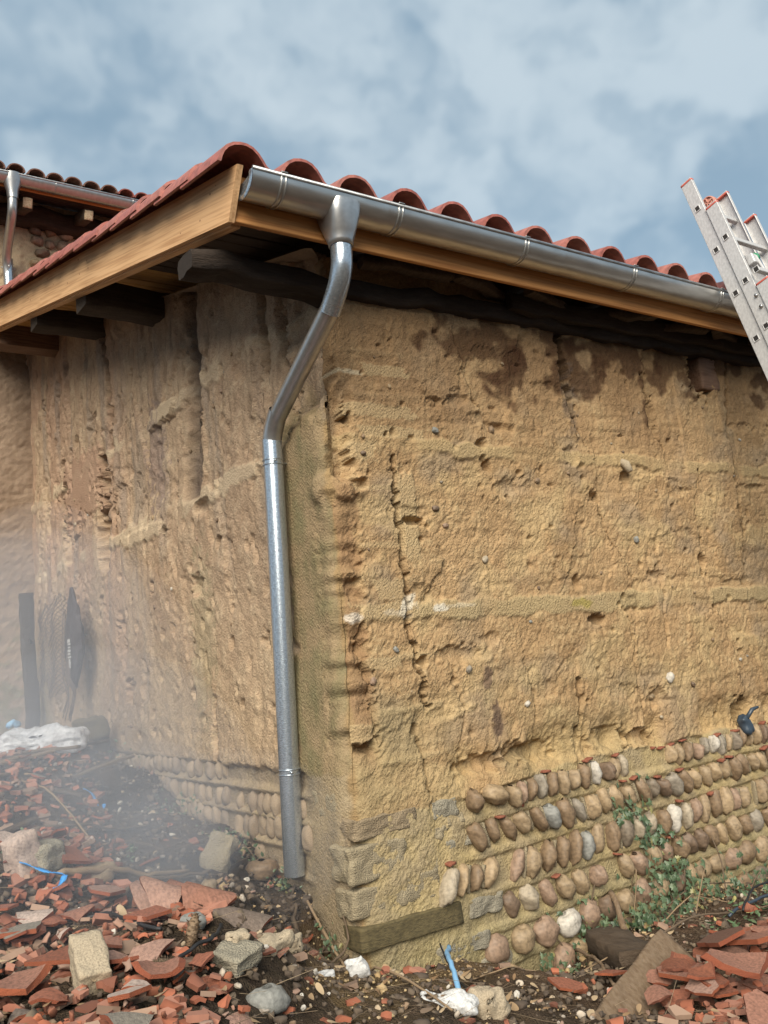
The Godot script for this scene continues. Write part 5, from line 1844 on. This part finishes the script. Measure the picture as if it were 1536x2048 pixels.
	for j in 40:
		for i in 24:
			var a := TAU * i / 23.0
			var v := j / 39.0
			var w := sin(PI * clampf(v * .93 + .05, 0.0, 1.0)) * (.75 + .25 * smoothstep(1.0, .25, v)) + .16
			var r := w * (1.0 + .35 * no.get_noise_3d(cos(a) * .8, v * 1.5, sin(a) * .8))
			pos.append(Vector3(sin(a) * .05 * r, lerpf(-.4, .42, v), cos(a) * .17 * r + .05 * sin(v * 3.0)))
	mi("sack_body", from_grid(pos, 24, 40, Vector3(0, 0, -1)), M.dark_bag, db)
	st = begin(false)
	for k in 9:   # unreadable print, a few pale blots
		bevel_box(st, Vector3(.004, rng.randf_range(.012, .03), rng.randf_range(.05, .09)), .001, Vector3(-.058, -.02 - k * .026, .095 + rng.randf_range(-.012, .012)))
	mi("print", done(st), M.white, db)
	st = begin()
	for k in 9:
		var z := rng.randf_range(-.12, .14)
		tube(st, bez([Vector3(-.04, rng.randf_range(-.3, .3), z), Vector3(-.07, -.3, z + .02), Vector3(-.03, -.42, z + .06), Vector3(-.05, -.55 - rng.randf() * .12, z + rng.randf_range(-.1, .1))], 6), .004, 4)
	mi("torn_threads", done(st), M.rust_wire, db)
	# the dark scrap caught in the hole in the front wall
	var sc := thing("plastic_scrap", "dark blue black plastic scrap stuck in the hole above the cobbles at right", "plastic", Vector3(2.93, .66, .05))
	mi("body", rock(Vector3(.07, .12, .07), 611, .02, .6, 8, 10.0), M.scrap, sc, Transform3D(Basis(Vector3(0, 0, 1), .4), Vector3(0, 0, 0)))
	st = begin()
	tube(st, [Vector3(0, .04, .02), Vector3(.04, .09, .04), Vector3(.09, .1, .05)], [.014, .014, .008], 8)
	mi("handle", done(st), M.scrap, sc)
	# pine cones
	for c in [["small open pine cone lying in front of the pale block", -1.2, .74, .05], ["grey woven cone standing at the foot of the tile stack", -1.06, .64, .075]]:
		st = begin()
		for k in 46:
			var v := k / 45.0
			var a := k * 2.4
			var r: float = sin(PI * clampf(v * .9 + .08, 0.0, 1.0)) * .42
			var p := Vector3(cos(a) * r, v * 1.7 - .8, sin(a) * r)
			var o := Vector3(cos(a), .35, sin(a))
			var s := Vector3(-sin(a), 0, cos(a)) * .16
			tri(st, p - s, p + s, p + o * .22, Vector3(o.x, 1, o.z))
			tri(st, p - s - Vector3(0, .06, 0), p + s - Vector3(0, .06, 0), p + o * .22, Vector3(o.x, -1, o.z))
		tube(st, [Vector3(0, -.85, 0), Vector3(0, -.3, 0), Vector3(0, .5, 0), Vector3(0, .95, 0)], [.2, .36, .3, .05], 10)
		var cone := mi("pine_cone", done(st), M.bark if c[3] < .06 else M.galv_old, self, Transform3D(Basis(Vector3(0, 0, 1), 1.2 if c[3] < .06 else -.3) * Basis().scaled(Vector3.ONE * c[3] * .75), G(c[1], c[2], c[3] * .8)))
		cone.set_surface_override_material(0, M.bark if c[3] < .06 else M.grey_wood)
		tag(cone, c[0], "pine cone")

# ---------------------------------------------------------------- ivy and weeds
func leaf_mesh(lobes: bool) -> ArrayMesh:
	var st := begin(false)
	var rim := [[0, 0], [.35, -.12], [.5, .12], [.28, .25], [.36, .55], [.12, .5], [0, .95], [-.12, .5], [-.36, .55], [-.28, .25], [-.5, .12], [-.35, -.12]] if lobes else [[0, 0], [.22, .2], [.28, .5], [.14, .82], [0, 1.05], [-.14, .82], [-.28, .5], [-.22, .2]]
	for k in rim.size():
		var a: Array = rim[k]
		var b: Array = rim[(k + 1) % rim.size()]
		tri(st, Vector3(0, .05, .3), Vector3(a[0], -absf(a[0]) * .25, a[1]), Vector3(b[0], -absf(b[0]) * .25, b[1]), Vector3.UP)
	return done(st)

func ivy_plant(called: String, label: String, category: String, spots: Array, leaves: int, size: float, seed_: int, stems: Array, lobes := true, dark := 1.0) -> void:
	rng.seed = seed_
	var base: Vector3 = stems[0][0]
	var t := thing(called, label, category, base)
	var mm := MultiMesh.new()
	mm.transform_format = MultiMesh.TRANSFORM_3D
	mm.use_colors = true
	mm.mesh = leaf_mesh(lobes)
	mm.instance_count = leaves
	for k in leaves:
		var s: Array = spots[rng.randi() % spots.size()]
		var p := Vector3(s[0] + rng.randfn(0, s[3]), s[1] + rng.randfn(0, s[4]), s[2] + absf(rng.randfn(0, s[5])))
		p.y = maxf(p.y, g(p.x, p.z) + .01)
		var out := Vector3(rng.randf_range(-.7, .7), rng.randf_range(-.1, .9), 1.0).normalized()
		if s.size() > 6:
			out = Vector3(rng.randf_range(-.8, .8), 1.0, rng.randf_range(-.8, .8)).normalized()
		var b := Basis(Quaternion(Vector3.UP, out)) * Basis(Vector3.UP, rng.randf() * TAU)
		var sc := size * rng.randf_range(.55, 1.25)
		mm.set_instance_transform(k, Transform3D(b * Basis().scaled(Vector3.ONE * sc), p - base))
		var c := Color(.05, .085, .04).lerp(Color(.13, .17, .09), rng.randf() * rng.randf())
		if rng.randf() < .08:
			c = Color(.22, .2, .08)
		mm.set_instance_color(k, c * dark)
	var o := MultiMeshInstance3D.new()
	o.name = "foliage"
	o.multimesh = mm
	o.material_override = M.ivy
	stuff(o)
	t.add_child(o)
	for s in stems:
		var st := begin()
		var pts := []
		for p in s:
			pts.append(p - base)
		tube(st, bez(pts, 14), .004, 5)
		mi("stem", done(st), M.bark, t)

func plants() -> void:
	ivy_plant("ivy", "dark ivy climbing over the cobbles in the middle of the front wall", "ivy", [[1.72, .33, .05, .05, .07, .02], [1.86, .3, .05, .05, .08, .02], [1.86, .16, .06, .06, .06, .02], [1.98, .12, .05, .06, .06, .02], [1.95, -.02, .06, .09, .06, .03], [2.1, -.08, .06, .1, .06, .03]], 170, .046, 501, [[Vector3(2.0, -.25, .08), Vector3(1.95, -.05, .06), Vector3(1.85, .2, .06), Vector3(1.7, .42, .05)], [Vector3(2.05, -.25, .1), Vector3(2.15, 0, .06), Vector3(2.1, .12, .06)]])
	ivy_plant("ivy", "matted ivy along the foot of the front wall below the climbing one", "ivy", [[1.9, -.2, .12, .25, .05, .07], [2.25, -.2, .14, .22, .06, .07], [2.6, -.2, .14, .25, .05, .08], [2.05, -.12, .06, .2, .07, .03], [1.7, -.25, .08, .1, .05, .06]], 360, .04, 502, [[Vector3(1.8, -.26, .1), Vector3(2.1, -.15, .12), Vector3(2.5, -.2, .15)], [Vector3(2.3, -.26, .2), Vector3(2.4, -.05, .12), Vector3(2.42, .1, .05)]])
	ivy_plant("ivy", "sparse ivy on the wall foot left of the rotten slab", "ivy", [[1.25, -.3, .06, .14, .05, .04], [1.45, -.22, .06, .07, .06, .03], [1.0, -.32, .08, .1, .04, .05], [1.3, -.15, .04, .1, .05, .02]], 150, .034, 503, [[Vector3(1.2, -.34, .06), Vector3(1.1, -.2, .06), Vector3(1.0, -.1, .05)], [Vector3(1.4, -.3, .06), Vector3(1.35, -.15, .06), Vector3(1.42, .0, .05)]])
	ivy_plant("weeds", "low green weeds with a yellow leaf at the right edge of the ground", "weeds", [[2.3, -.2, .4, .15, .04, .1, 1], [2.0, -.2, .5, .15, .03, .1, 1], [2.6, -.2, .35, .15, .05, .1, 1]], 170, .04, 504, [[Vector3(2.2, -.25, .4), Vector3(2.25, -.12, .42), Vector3(2.3, -.05, .45)]], false, 1.5)
	ivy_plant("weeds", "small dark weeds growing along the foot of the side wall", "weeds", [[-.12, .3, -.95, .05, .06, .1], [-.14, .34, -1.2, .06, .05, .12], [-.1, .22, -.6, .04, .05, .08], [-.16, .5, -2.0, .08, .05, .3], [-.1, .02, -.2, .03, .05, .07], [-.1, .7, -3.1, .05, .08, .2]], 260, .026, 505, [[Vector3(-.1, .25, -.8), Vector3(-.12, .33, -.85), Vector3(-.14, .38, -.9)]], false)
	ivy_plant("weeds", "green nettle tuft among the tiles at the left edge of the rubble", "weeds", [[-1.27, .62, -.75, .04, .03, .06, 1], [-1.33, .6, -.7, .04, .03, .05, 1]], 60, .034, 506, [[Vector3(-1.28, .58, -.72), Vector3(-1.27, .63, -.71), Vector3(-1.25, .66, -.7)]], false, 1.3)
	ivy_plant("weeds", "lone pale green seedling on the soil above the tile stack", "weeds", [[-.77, .47, -.83, .012, .02, .02, 1]], 14, .04, 507, [[Vector3(-.77, .42, -.83), Vector3(-.77, .46, -.83), Vector3(-.765, .49, -.83)]], false, 2.2)

# ---------------------------------------------------------------- smoke drifting over the rubble
func smoke() -> void:
	var k := 0
	for s in [[-1.1, .8, -.5, 1.5, 1.3, 1.8, .13], [-.9, .62, -.35, .9, .8, 1.2, .17], [-.85, .55, -.3, .6, .5, .8, .2], [-1.0, 1.2, -1.6, 1.6, 1.9, 2.8, .1], [-.75, 1.5, -2.6, 1.3, 2.0, 2.6, .11], [-1.3, .8, -1.3, 1.1, .8, 1.5, .12], [-1.4, .8, .2, 1.2, .9, 1.5, .05], [-.55, .55, -.1, .9, .8, 1.1, .1], [-1.0, 1.6, -3.4, 1.4, 1.8, 2.4, .05]]:
		var f := FogVolume.new()
		f.shape = RenderingServer.FOG_VOLUME_SHAPE_ELLIPSOID
		f.size = Vector3(s[3], s[4], s[5])
		f.position = Vector3(s[0], s[1], s[2])
		var m := FogMaterial.new()
		m.albedo = Color(.93, .95, 1.0)
		m.density = s[6]
		f.material = m
		f.name = numbered("smoke")
		add_child(f)
		tag(f, "thin bluish smoke drifting over the rubble beside the side wall", "smoke", "wisps of smoke by the side wall")
		stuff(f)
		k += 1

func _ready() -> void:
	setup()
	n_big = noise(1, .9, 3)
	n_mid = noise(2, 4.5, 3)
	n_fine = noise(3, 36.0, 3)
	n_lump = cells(11, 27.0, FastNoiseLite.RETURN_DISTANCE, .02, 14.0)
	n_lump.fractal_type = FastNoiseLite.FRACTAL_FBM
	n_lump.fractal_octaves = 2
	n_crack = cells(4, 13.0, FastNoiseLite.RETURN_DISTANCE2_SUB, .03, 9.0)
	n_clod = cells(6, 12.0, FastNoiseLite.RETURN_DISTANCE)
	n_flake = cells(7, 3.2, FastNoiseLite.RETURN_CELL_VALUE, .16, 3.0)
	n_warp = noise(9, 6.0, 3)
	materials()
	for k in 10:
		eggs.append(egg(k + 1))
	ground()
	shed = thing("earth_shed", "ochre rammed earth shed on a cobble foot with new red tiled lean-to roof", "shed")
	front_wall()
	side_wall()
	roof()
	house_behind()
	gutter()
	ladder()
	rubble()
	oddments()
	plants()
	litter()
	smoke()
